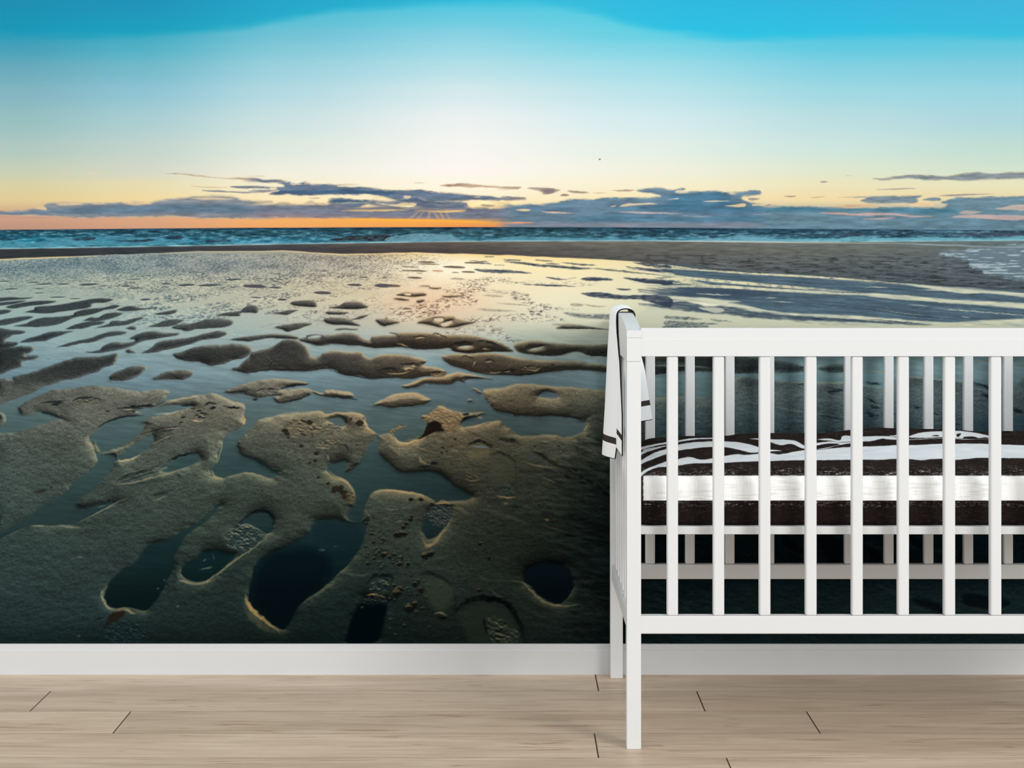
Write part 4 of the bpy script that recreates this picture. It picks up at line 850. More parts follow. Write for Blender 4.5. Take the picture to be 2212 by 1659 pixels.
    dk(OD, [(650,1180),(760,1150),(900,1120),(960,1090)], 6, .5); lt(OD, [(830,1170),(910,1150)], 1.4, .5, (150,150,130)); lt(OD, [(650,1305),(780,1245),(900,1180),(1010,1120),(1080,1090)], 2.2, .55, (150,150,122))
    lt(OD, [(270,1326),(380,1330)], 2.2, .6, (150,152,128)); lt(OD, [(500,1320),(580,1335),(700,1345)], 2.6, .5, (140,142,116)); lt(OD, [(0,1440),(120,1385),(200,1350)], 2, .3, (120,124,106))
    dk(OD, [(680,1565),(740,1555),(760,1540)], 4, .3); lt(OD, [(650,1600),(720,1592)], 2.2, .45, (130,134,114))
    lt(OD, [(1805,850),(1830,905),(1900,925)], 3.6, .6, (200,178,130)); lt(OD, [(1900,580),(1885,690),(1850,800)], 2., .5, (176,172,140))
    # trodden mound in the middle
    tread(OE, [(830,500),(900,430),(1000,410),(1100,450),(1200,470),(1320,480),(1300,520),(1180,540),(1050,530),(960,560),(880,560)], (96,92,76), (176,156,116), (34,34,32), 4, 140, .85)
    tread(OE, [(1100,640),(1180,600),(1320,570),(1360,590),(1320,640),(1200,660),(1120,665)], (84,84,70), (160,144,108), (30,32,30), 3.6, 150, .85)
    tread(OE, [(1180,480),(1260,450),(1330,490),(1300,525),(1200,520)], (90,92,82), (180,166,128), (40,44,44), 3, 154, .8)
    for q, r in (((1060,445),6),((850,515),6),((870,540),5),((880,575),3),((1490,450),8),((1415,412),3),((990,645),4),((1120,712),5),((1110,772),4),((1220,968),4),((1135,915),3),((1060,790),3),((1465,635),2),((660,1020),2)):
        c = T(OE, [q])[0]; fill(C, [(c[0]-r*1.2,c[1]),(c[0],c[1]-r*.9),(c[0]+r*1.2,c[1]-r*.1),(c[0]+r*.4,c[1]+r*.8),(c[0]-r*.6,c[1]+r*.7)], (34,30,24), 1.4, .85, warp=1.5, wl=4)
    for p in ([(980,420),(1010,435),(1060,440)], [(1330,400),(1370,420),(1370,460)], [(830,510),(860,530)], [(1280,630),(1340,630),(1390,660),(1390,690)], [(970,540),(1040,560)], [(1080,570),(1075,530)], [(1230,795),(1290,785),(1360,770)], [(1365,860),(1440,835),(1500,780)]):
        dk(OE, p, 2.6, .75, (30,32,30))
    dk(OE, [(800,880),(700,815),(560,752),(490,725)], 3.4, .5, (18,40,46))
    lt(OE, [(1530,400),(1550,480),(1630,545)], 2.8, .65, (210,176,122)); lt(OE, [(1210,845),(1280,905),(1370,945),(1420,1010),(1450,1060)], 3., .6, (190,164,116)); lt(OE, [(1215,720),(1225,760)], 2.4, .4); lt(OE, [(1100,660),(1240,665)], 1.6, .5); lt(OE, [(870,715),(935,675)], 2, .35, (150,146,122))
    for q, r in (((1290,1010),9),((1330,1000),7),((1270,1030),6),((1360,1050),9),((1375,1090),9),((1330,1030),7),((1400,1120),5)):
        c = T(OE, [q])[0]; fill(C, [(c[0]-r,c[1]),(c[0],c[1]-r*.8),(c[0]+r,c[1]),(c[0],c[1]+r*.8)], (36,30,22), 2, .8, warp=3, wl=4)
    tread(OE, [(1380,1040),(1450,1070),(1440,1140),(1380,1130)], (84,76,58), (160,136,96), (30,28,24), 3, 160, .7)
    # dark clod and crescent pool
    fill(C, T(OF, [(480,585),(530,540),(570,460),(630,432),(680,460),(705,520),(640,525),(580,545),(520,580)]), (22,18,14), 2, .92, warp=3, wl=6)
    fill(C, T(OF, [(670,450),(685,440),(698,458),(680,466)]), (22,18,14), 1.4, .9)
    tread(OF, [(530,400),(650,330),(760,350),(850,380),(840,470),(760,540),(700,500),(640,420),(560,440)], (132,112,82), (220,184,128), (60,50,38), 3, 170, .7)
    tread(OF, [(240,520),(300,475),(390,465),(360,490),(300,510),(270,540)], (120,102,76), (206,172,122), (44,38,30), 3, 172, .8)
    lt(OF, [(280,560),(320,610),(380,622),(450,605),(520,560)], 2.2, .75, (216,182,130)); lt(OF, [(870,485),(960,482),(1060,450),(1180,435)], 2., .7, (206,182,136)); lt(OF, [(740,335),(830,355),(870,368),(1030,362)], 2.4, .6, (210,176,124))
    dk(OF, [(860,440),(900,405),(990,380)], 3.2, .85); dk(OF, [(870,380),(920,372)], 4, .85); lt(OF, [(990,400),(1040,408)], 3, .6, (176,160,126))
    tread(OF, [(500,640),(560,600),(640,620),(640,720),(600,770),(540,770),(490,720)], (76,78,66), (132,122,92), (40,44,42), 5, 174, .6)
    lt(OF, [(490,720),(520,780),(580,805)], 3.4, .5, (180,158,116)); lt(OF, [(220,620),(300,690),(360,750)], 3, .3, (160,144,108)); dk(OF, [(590,800),(620,790),(650,800)], 4.4, .85); dk(OF, [(480,825),(540,825),(600,815)], 3.4, .7)
    dk(OF, [(380,866),(500,858),(620,862),(700,895),(800,975),(900,1040)], 4.4, .55, (16,26,28))
    dk(OF, [(905,650),(960,610),(1030,605),(1100,640),(1120,655)], 5., .85, (22,24,22)); fill(C, T(OF, [(950,650),(1020,640),(1090,655),(1040,665)]), (120,140,142), 1.6, .7); fill(C, T(OF, [(920,680),(1000,668),(1090,680),(1060,740),(960,760),(900,720)]), (126,116,86), 5, .5)
    dk(OF, [(1110,730),(1180,700),(1240,725),(1300,770),(1325,830)], 3.6, .7, (28,30,28)); dk(OF, [(1320,830),(1330,960),(1310,1060)], 2.4, .4, (40,44,38)); lt(OF, [(1150,1065),(1230,1085),(1330,1080)], 2.4, .7, (196,170,122)); lt(OF, [(1060,770),(1090,700)], 1.8, .5, (160,110,70)); lt(OF, [(1340,830),(1335,980)], 1.2, .35, (120,90,60))
    tread(OF, [(1130,1000),(1200,970),(1310,980),(1300,1050),(1180,1060)], (52,62,58), (100,110,96), (24,32,34), 4, 176, .7); tread(OF, [(880,880),(950,865),(1020,890),(1000,925),(920,920)], (70,70,58), (134,122,90), (26,28,26), 3.4, 178, .8); lt(OF, [(880,930),(960,942),(1040,925)], 2., .5, (160,142,104))
    fill(C, T(OF, [(1110,760),(1200,720),(1290,780),(1310,900),(1240,960),(1140,960),(1090,860)]), (84,88,70), 8, .45)
    dk(OF, [(1170,570),(1230,590),(1300,600),(1360,635)], 5, .85, (26,24,20)); dk(OF, [(1440,690),(1530,720),(1610,775),(1720,830)], 5, .8, (26,26,22)); dk(OF, [(1480,795),(1560,780)], 3, .6); lt(OF, [(1380,770),(1460,805),(1560,825),(1700,828)], 2.4, .55, (160,144,108)); fill(C, T(OF, [(1360,720),(1440,690),(1540,740),(1600,800),(1480,795)]), (70,80,74), 5, .5)
    for q, r in (((1780,860),8),((1830,855),6),((1760,905),8),((1880,910),9),((1940,945),10),((1890,960),7),((2040,1000),10),((2080,1040),10),((1890,1115),7),((1740,830),5),((1690,650),4),((1725,690),3),((1480,655),3),((1840,665),4),((2100,1060),9)):
        dk(OF, [(q[0]-r*3.5,q[1]-r*2),(q[0],q[1]),(q[0]+r*3.5,q[1]+r*1.6)], r*.42, .75, (14,18,18))
    for q in ((690,655),(730,690),(660,735),(690,700),(800,585),(700,660)): dk(OF, [(q[0]-10,q[1]-3),(q[0]+12,q[1]+5)], 2.2, .8, (30,26,20))
    for a in range(14):
        q = 880+a*24; dk(OF, [(q,500+a*11),(q+30,520+a*10)], 1.2, .5, (40,36,28))
    stroke(C, T(OF, [(1510,900),(1580,925),(1640,955),(1715,1000)]), 2.2, (104,100,80), .7); dk(OF, [(1640,965),(1720,1005)], 1.8, .7)
    lt(OF, [(1205,1130),(1260,1140)], 3.4, .6, (140,136,112)); dk(OF, [(1230,1160),(1370,1165)], 2.4, .5)
    lt(OF, [(1570,1265),(1600,1275)], 3, .6, (150,130,100)); dk(OF, [(1570,1290),(1660,1305)], 2.6, .7); lt(OF, [(1480,1310),(1640,1350),(1780,1385)], 2.6, .35, (110,112,90)); dk(OF, [(1700,1390),(1780,1412),(1850,1415)], 3.6, .8, (10,16,16)); dk(OF, [(1500,1310),(1650,1365)], 1.8, .5)
    lt(OF, [(110,1045),(180,1024),(300,1030),(420,1045),(540,1072),(625,1112)], 2.6, .75, (200,172,122)); lt(OF, [(630,1140),(690,1122),(760,1140)], 4., .7, (200,164,110)); lt(OF, [(760,1150),(850,1190),(940,1240)], 4.4, .4, (150,140,104)); lt(OF, [(780,1125),(860,1115),(900,1135)], 2.6, .4, (130,140,126)); lt(OF, [(900,1160),(1100,1200),(1300,1260),(1440,1330)], 4, .3, (110,114,92))
    tread(OF, [(570,1240),(600,1170),(700,1150),(770,1180),(760,1260),(690,1340),(620,1310)], (50,60,60), (128,126,108), (14,24,28), 3., 180, .92)
    lt(OF, [(520,1430),(560,1490),(620,1480),(680,1400),(760,1280)], 4.2, .6, (170,148,106)); lt(OF, [(540,1500),(600,1500)], 5, .5, (176,150,108)); dk(OF, [(560,1590),(600,1570),(630,1550)], 5, .75)
    for q, r in (((330,1400),12),((370,1400),9),((300,1405),9),((360,1340),8),((390,1310),7),((420,1275),7),((430,1250),6),((425,1100),8),((510,1100),8),((1015,1480),6),((970,1540),5),((200,1570),8),((240,1600),6),((105,1470),5),((110,1530),4),((335,1610),7),((1090,1605),5),((820,1310),3),((790,1305),3)):
        c = T(OF, [q])[0]; r *= .62; fill(C, [(c[0]-r*1.2,c[1]),(c[0],c[1]-r),(c[0]+r*1.2,c[1]),(c[0],c[1]+r)], (18,18,16), 1.8, .85, warp=2.4, wl=4)
        fill(C, [(c[0]-r,c[1]-r*.4),(c[0],c[1]-r*1.2),(c[0]+r,c[1]-r*.5),(c[0],c[1]-r*.6)], (134,118,90), 1.4, .5, warp=3, wl=4)
    for p in ([(30,1190),(60,1230),(100,1290)], [(200,1180),(260,1190),(310,1175)], [(170,1270),(220,1265),(250,1245)], [(300,1290),(350,1280)]): lt(OF, p, 1.8, .45, (140,138,116))
    # lower left prints
    lt(OG, [(905,740),(870,800),(880,860),(930,925),(1000,945)], 4, .75, (150,148,120)); lt(OG, [(1010,930),(1060,925),(1120,960),(1160,970)], 3.4, .7, (160,140,104)); fill(C, T(OG, [(900,1060),(920,1000),(980,960),(1060,945),(1065,980),(1000,1030),(930,1070),(880,1110)]), (34,24,18), 3, .85, warp=3, wl=6); dk(OG, [(800,1030),(840,1010),(890,1000)], 3.4, .7)
    lt(OG, [(990,938),(1040,945)], 2., .6, (140,90,60))
    for q in ((1010,1090),(1110,1080),(1120,1110),(980,1170),(670,1165),(1350,760),(1400,690),(1520,910)): lt(OG, [(q[0]-10,q[1]+4),(q[0],q[1]-6),(q[0]+10,q[1]+4)], 2.2, .5, (120,130,124))
    tread(OG, [(860,1100),(1000,1030),(1150,1050),(1250,1120),(1200,1200),(980,1220)], (20,36,38), (64,84,84), (6,18,22), 4, 182, .6)
    # centre-left shoe print
    dk(OH, [(420,245),(510,150),(620,95),(700,100),(750,160),(750,230)], 4., .8, (8,16,18))
    tread(OH, [(330,320),(380,270),(450,225),(520,205),(620,255),(690,290),(640,360),(540,430),(450,440),(380,410)], (40,56,56), (140,142,120), (14,26,30), 4.4, 190, .95)
    lt(OH, [(450,235),(520,212),(600,240),(680,285)], 2.4, .6, (150,150,128)); lt(OH, [(350,300),(420,290),(480,310)], 1.6, .5, (130,134,116)); lt(OH, [(360,400),(470,380),(560,370)], 1.6, .35, (110,118,106))
    lt(OH, [(-20,690),(50,712),(140,715),(230,665),(330,590),(470,485),(620,385),(720,285)], 3.2, .62, (150,146,112)); lt(OH, [(-60,680),(0,700),(60,712)], 3.4, .6, (160,152,116)); lt(OH, [(120,590),(200,578),(240,570)], 2.2, .6, (120,130,116)); lt(OH, [(150,520),(180,505)], 2.2, .5, (110,120,110)); lt(OH, [(235,450),(240,490),(255,510)], 2., .4, (100,110,104))
    # rim of the big dark pit
    lt(OH, [(515,800),(540,890),(600,965),(690,1035),(810,1130)], 5.2, .85, (178,150,96)); lt(OH, [(500,880),(560,990),(660,1080),(760,1130)], 8, .35, (120,110,78)); lt(OH, [(980,900),(1060,840),(1180,770),(1300,680)], 3.4, .4, (110,116,98)); lt(OH, [(1140,430),(1190,425)], 3.4, .5, (100,120,122)); lt(OH, [(1270,395),(1300,398)], 2., .4, (90,110,112)); lt(OH, [(1320,620),(1450,640),(1590,630)], 3.6, .35, (100,112,98))
    fill(C, T(OH, [(1100,210),(1220,180),(1350,200),(1480,210),(1500,330),(1420,380),(1300,370),(1180,360),(1100,300)]), (18,38,46), 12, .6)
    fill(C, T(OH, [(680,500),(900,420),(1100,420),(1250,540),(1150,740),(960,920),(860,1060),(720,1010),(600,880),(580,720)]), (3,12,17), 16, .6)
    # print with a lit bar, lower centre
    dk(OH, [(1540,720),(1600,650),(1680,640),(1760,650),(1770,720)], 4.4, .8, (6,14,16)); tread(OH, [(1570,740),(1620,680),(1720,670),(1740,740),(1700,800),(1600,790)], (34,50,48), (110,118,98), (8,18,20), 5, 194, .9); lt(OH, [(1540,812),(1620,808),(1720,832)], 2.6, .8, (180,142,92)); tread(OH, [(1500,830),(1700,830),(1700,890),(1480,890)], (24,38,38), (96,96,76), (6,14,18), 3, 196, .7)
    fill(C, T(OH, [(1450,930),(1500,880),(1700,890),(1710,1000),(1640,1220),(1380,1220),(1400,1080)]), (2,10,14), 6, .7)
    # rubble between the prints
    rs = np.random.RandomState(8)
    for i in range(95):
        u = rs.rand(); x = 845+rs.randn()*34+u*40; y = 1180+u*200+rs.randn()*8
        if i % 3 == 0: x = 905+rs.randn()*40; y = 1235+rs.rand()*60
        if i % 4 == 1: x = 790+rs.rand()*40; y = 1130+rs.rand()*120
        r = 1.5+rs.rand()*4.2
        r *= .8; fill(C, [(x-r*1.3,y+r*.4),(x,y-r*.6),(x+r*1.3,y+r*.3),(x,y+r)], (10,18,18), 1.5, .6, warp=3, wl=4)
        fill(C, [(x-r,y-r*.2),(x-r*.2,y-r*1.2),(x+r,y-r*.4),(x,y-r*.3)], (100,102,82), 1.2, .5, warp=3, wl=4, seed=i)
    for q, r in (((240,770),9),((225,800),10),((330,930),10),((370,890),8),((470,480),8),((510,460),8),((110,470),7),((930,770),5),((1010,490),3),((890,435),3),((940,375),4),((250,550),6),((320,550),5),((380,720),7),((430,770),7)):
        c = T(OI, [q])[0]; fill(C, [(c[0]-r,c[1]),(c[0],c[1]-r),(c[0]+r,c[1]),(c[0],c[1]+r)], (14,16,14), 2, .8, warp=4, wl=4); fill(C, [(c[0]-r,c[1]-r*.3),(c[0],c[1]-r*1.2),(c[0]+r,c[1]-r*.5),(c[0],c[1]-r*.5)], (124,112,84), 1.4, .55, warp=4, wl=4, seed=7)
    dk(OI, [(430,640),(500,620),(580,650),(660,700),(710,760)], 5.4, .75, (10,20,22)); fill(C, T(OI, [(460,700),(560,660),(680,720),(700,820),(640,940),(540,920),(480,820)]), (58,68,54), 9, .6); dk(OI, [(720,800),(730,880),(715,960)], 2.2, .5); lt(OI, [(540,975),(600,960),(660,990)], 2.8, .65, (140,130,92)); dk(OI, [(560,1000),(620,1005),(660,1000)], 4, .75, (8,14,14))
    dk(OI, [(700,980),(780,900),(880,840),(980,840),(1080,855),(1180,900),(1240,990),(1290,1100),(1330,1230)], 8.5, .92, (5,10,10), 5); fill(C, T(OI, [(760,960),(900,900),(1080,900),(1200,1000),(1270,1160),(1250,1250),(900,1250),(780,1080)]), (44,56,46), 10, .5)
    tread(OI, [(980,1080),(1020,990),(1120,1020),(1240,1100),(1260,1200),(1080,1230),(1020,1160)], (44,54,46), (112,110,84), (6,12,12), 5.5, 198, .9); dk(OI, [(970,1000),(980,1080),(1000,1140)], 5, .7, (8,12,12))
    lt(OI, [(1030,755),(1090,820),(1150,830)], 2.6, .4, (110,110,84)); dk(OI, [(1130,835),(1170,840)], 2.4, .7)
    lt(OI, [(1200,690),(1300,705),(1370,770),(1440,840),(1540,890),(1680,905),(1780,890)], 3.6, .75, (140,134,98)); lt(OI, [(1280,720),(1420,860),(1560,910),(1720,915)], 7, .3, (100,100,76)); lt(OI, [(1500,165),(1530,175)], 3, .5, (160,120,90)); dk(OI, [(1775,905),(1790,915)], 2, .8)
    lt(OI, [(1560,890),(1640,905)], 2.2, .5, (176,130,80)); lt(OI, [(900,640),(1000,680),(1200,690)], 4, .25, (96,100,80))
    # ripples in shallow water
    for org, x0, y0, x1, y1, tilt, per, a in ((OA,500,960,800,1040,.32,13,.5),(OA,330,1040,520,1130,.1,11,.35),(OA,900,1100,1090,1200,.15,12,.3),(OA,1450,1280,1700,1400,.2,12,.25),(OA,1930,830,2190,890,.2,10,.3),(OC,880,870,1280,935,-.9,17,.35),(OC,900,1220,1330,1310,-.9,17,.35),(OC,1500,1260,1700,1350,.5,12,.22),(OE,1560,370,1760,520,.7,15,.35),(OC,200,1340,420,1430,.4,12,.2),(OB,1000,820,1480,900,.3,10,.35),(OC,60,820,400,880,.4,11,.35),(OD,1440,100,1700,230,.2,12,.2)):
        p0 = T(org, [(x0,y0),(x1,y1)]); b = C.box(p0, 0)
        if b is None: continue
        x, y = X[b], Y[b]; (ax, ay), (bx, by) = p0
        mk = np.clip(1-((x-(ax+bx)/2)/((bx-ax)/2))**2, 0, 1)*np.clip(1-((y-(ay+by)/2)/((by-ay)/2))**2, 0, 1)*(C.SD[b] < -1)
        ph = (y-x*tilt*(1 if tilt > 0 else 1)+(fbm(x/22, y/12, 201, 3)-.5)*13)*2*np.pi/(per*ZS)
        img[b] = img[b]*(1+(np.sin(ph)*mk*a*.42*np.clip(fbm(x/24, y/9, 203, 2)*2.2-.5, 0, 1))[..., None])

def paint_behind_crib(C):
    """the strip of the print seen between the bars"""
    X, Y, img = C.X, C.Y, C.img
    stroke(C, [(1380,790),(1460,789),(1540,795)], 3, (150,164,152), .7); stroke(C, [(1400,782),(1500,786)], 2, (130,150,150), .5)
    stroke(C, [(1585,868),(1640,872),(1735,890),(1800,896)], 1.6, (150,164,150), .6); stroke(C, [(1712,886),(1766,893),(1830,902)], 1.2, (130,150,140), .5)
    for p in ([(1712,825),(1766,827),(1830,828),(1880,834),(1910,838)], [(1865,800),(1905,804),(1950,812),(2000,817)], [(2095,777),(2140,784),(2212,796)], [(1960,772),(2040,771),(2100,780)], [(1965,815),(2012,818),(2090,826)]):
        stroke(C, p, 1.8, (178,182,156), .8, 1.5, warp=1)
    for p, w in (([(1790,838),(1818,842),(1790,848),(1812,852)], 3), ([(1720,790),(1745,795)], 1.5), ([(1720,829),(1736,830)], 2.2), ([(1866,856),(1885,866),(1895,872)], 2.4), ([(1880,877),(1900,880)], 4), ([(1868,890),(1884,897),(1900,898)], 4), ([(1975,878),(1990,882)], 3.4), ([(2100,826),(2130,836),(2140,845)], 3.6), ([(2120,850),(2138,862)], 5), ([(2186,884),(2212,892)], 5), ([(2050,912),(2075,920)], 3), ([(1770,897),(1815,905)], 1.6), ([(2010,890),(2030,896)], 2), ([(1868,826),(1905,830)], 3)):
        stroke(C, p, w, (18,34,48), .7, None, warp=1.5)
    stroke(C, [(2098,833),(2120,842),(2140,845)], 2.4, (150,176,180), .6)
    stroke(C, [(1765,896),(1790,912),(1818,924)], 1.4, (120,140,120), .6); stroke(C, [(1866,908),(1905,912)], 3, (90,120,116), .5)
    fill(C, [(2085,940),(2090,912),(2140,902),(2290,900),(2290,940)], (64,98,112), 7, .6)
    # dark lower part
    for p, w, c in (([(1712,1183),(1730,1195),(1780,1215)], 2.4, (40,66,64)), ([(1866,1170),(1905,1185),(1960,1200)], 4, (26,52,54)), ([(1950,1180),(2030,1190),(2100,1210)], 3.4, (34,64,72)), ([(1890,1262),(1950,1285),(2010,1300)], 6, (44,62,66)), ([(2060,1300),(2100,1312),(2140,1322)], 4, (50,62,50)), ([(1700,1185),(1745,1208)], 2, (52,76,72)), ([(2020,1270),(2040,1300)],3,(40,52,48)), ([(1966,1308),(2000,1318),(2040,1325)],3,(38,52,54))):
        stroke(C, p, w, c, .7)
    for p in ([(1690,1150),(1712,1168),(1745,1200),(1700,1188)], [(1766,1160),(1815,1168),(1815,1212),(1790,1212)], [(1960,1160),(1988,1165),(1988,1190)], [(2080,1165),(2100,1200),(2070,1210)], [(1970,1290),(2030,1305),(2040,1325),(1990,1312)], [(2080,1285),(2140,1290),(2140,1316),(2090,1308)], [(2160,1290),(2185,1305),(2160,1312)], [(1868,1180),(1900,1195),(1890,1212)]):
        fill(C, p, (3,9,14), 5, .6, warp=5)

def paint(step, x0=0., w=PW):
    C = Canvas(step, x0, 0., w)
    paint_sky(C); paint_clouds(C); paint_sea(C)
    bot = paint_shore(C)
    keep = C.img.copy()
    paint_ground(C, bot)
    paint_right_flats(C)
    paint_sand(C); paint_details(C); paint_behind_crib(C)
    return np.clip(C.img, 0, 1), C

# ---------------------------------------------------------------- the mural on the back wall
def make_mural():
    """the printed sheet; past the photograph's frame it runs on at a coarser grid"""
    k = Y_PRINT/F_PX; XE = XR/k-W_PX/2
    V, Q, K, n0 = [], [], [], 0
    for step, x0, w in ((STEP, 0., float(PW)), (4., -XE, XE), (4., float(PW), XE)):
        img, C = paint(step, x0, w)
        up = np.array([520, 400, 300, 220, 150, 90, 40], np.float32)    # plain sky above the frame
        ys = np.concatenate([-up, C.ys]); ri = np.concatenate([np.zeros(len(up), int), np.arange(C.ny)])
        xs = C.xs.copy(); xs[-1] = x0+w
        P = np.zeros((len(ys), len(xs), 3), np.float32)
        P[..., 0] = (xs[None, :]-W_PX/2)*k; P[..., 1] = Y_PRINT; P[..., 2] = EYE-(ys[:, None]-HZ)*k
        V.append(P[::-1].reshape(-1, 3)); K.append(np.clip(lin(img)/PRINT_GAIN, 0, .97)[ri][::-1].reshape(-1, 3))
        r, c = P.shape[:2]; f = np.arange((r-1)*(c-1)); a = (f//(c-1))*c+f % (c-1)
        Q.append(np.stack([a, a+1, a+1+c, a+c], -1)+n0); n0 += r*c
    V = np.concatenate(V).astype(np.float32); Q = np.concatenate(Q).astype(np.int32)
    me = bpy.data.meshes.new('wall_mural')
    me.vertices.add(len(V)); me.vertices.foreach_set('co', V.ravel())
    me.loops.add(Q.size); me.loops.foreach_set('vertex_index', Q.ravel())
    me.polygons.add(len(Q)); me.polygons.foreach_set('loop_start', np.arange(len(Q), dtype=np.int32)*4)
    me.update(calc_edges=True); set_colour(me, np.concatenate(K))
    o = link('wall_mural', me, M_PRINT)
    return thing(o, 'wall-sized printed mural of wet beach sand and sea at sunset behind the crib', 'wall mural')
make_mural()

# ---------------------------------------------------------------- the crib
CX = Vector((.911, 4.266, 0))
crib = bpy.data.objects.new('baby_crib', None); COL.objects.link(crib); crib.location = CX
WORLD_LOC['baby_crib'] = CX
thing(crib, 'white painted wooden baby crib with upright bars standing against the mural wall', 'crib')
X0, X1, X2, X3 = .2518, .2832, 1.5387, 1.5701     # outer and inner faces of the end frames
YF, YB = 3.926, 4.607
def part(name, bm, m=M_CRIB): return obj(name, bm, m, crib)
for a, b in ((X0, X1), (X2, X3)):
    part('leg', bxm(a, b, YF, YF+.036, 0, .8499, bev=.0012))
    part('leg', bxm(a, b, YB-.035, YB, 0, .8499, bev=.0012))
    part('end_rail', bxm(a, b, YF, YB, .8503, .9027, bev=.0009))
    n = 18; ym = (YF+YB)/2; hw = (YB-YF)/2     # arched cap
    prof = [(YF, .9031)]+[(YF+(YB-YF)*i/n, .9185+.0275*(1-abs(2*i/n-1)**2.1)) for i in range(n+1)]+[(YB, .9031)]
    bm = bmesh.new(); 
    A = [bm.verts.new((a, p[0], p[1])) for p in prof]; B = [bm.verts.new((b, p[0], p[1])) for p in prof]
    N_ = len(prof)
    for i in range(N_): bm.faces.new((A[i], A[(i+1) % N_], B[(i+1) % N_], B[i]))
    bm.faces.new(A[::-1]); bm.faces.new(B)
    bmesh.ops.bevel(bm, geom=[e for e in bm.edges if abs(e.verts[0].co.x-e.verts[1].co.x) < 1e-5 and e.is_manifold and e.calc_face_angle(0) > .5], offset=.0014, segments=2, affect='EDGES')
    part('end_cap', bm)
    part('end_bottom_rail', bxm(a+.003, b-.003, YF+.0361, YB-.0351, .2527, .2914, bev=.0015))
    for i in range(6):
        yc = 4.052+.0882*i
        part('end_bar', bxm((a+b)/2-.008, (a+b)/2+.008, yc-.012, yc+.012, .2910, .8505, bev=.003))
def rail(y0, y1, z0, z1, cap):
    bm = bmesh.new()
    if cap:
        prism(bm, [(y0, z0+.001), (y0+.001, z0), (y1-.001, z0), (y1, z0+.001), (y1, z1-.002), (y1-.002, z1), (y0+.0035, z1), (y0+.0015, z1-.002), (y0+.0012, z1-.0238), (y0, z1-.0248)], X1, X2)
    else:
        prism(bm, [(y0, z0+.0015), (y0+.0015, z0), (y1-.0015, z0), (y1, z0+.0015), (y1, z1-.002), (y1-.002, z1), (y0+.002, z1), (y0, z1-.002)], X1, X2)
    return bm
part('top_rail', rail(3.9275, 3.9550, .8612, .9232, True))
part('bottom_rail', rail(3.9270, 3.9535, .2527, .2916, False))
part('top_rail', rail(4.5580, 4.5850, .8360, .8930, False))
part('bottom_rail', rail(4.5600, 4.5850, .2556, .2929, False))
bar_f = bxm(-.0122, .0122, 3.9292, 3.9515, .2914, .8614, bev=.0042, seg=3)
bar_b = bxm(-.0122, .0122, 4.5625, 4.5835, .2927, .8362, bev=.0042, seg=3)
def bars(bm, first):
    me = bpy.data.meshes.new('bar'); bmesh.ops.recalc_face_normals(bm, faces=bm.faces[:]); bm.to_mesh(me); bm.free()
    me.materials.append(M_CRIB)
    me.transform(Matrix.Translation((0, -CX.y, 0)))
    for i in range(12):
        o = bpy.data.objects.new('bar', me); COL.objects.link(o); o.parent = crib
        o.location = (first+.10146*i-CX.x, 0, 0)
bars(bar_f, .3527); bars(bar_b, .3527)
part('mattress_base', bxm(.2765, 1.5454, 3.975, 4.552, .4630, .4810, bev=.002))

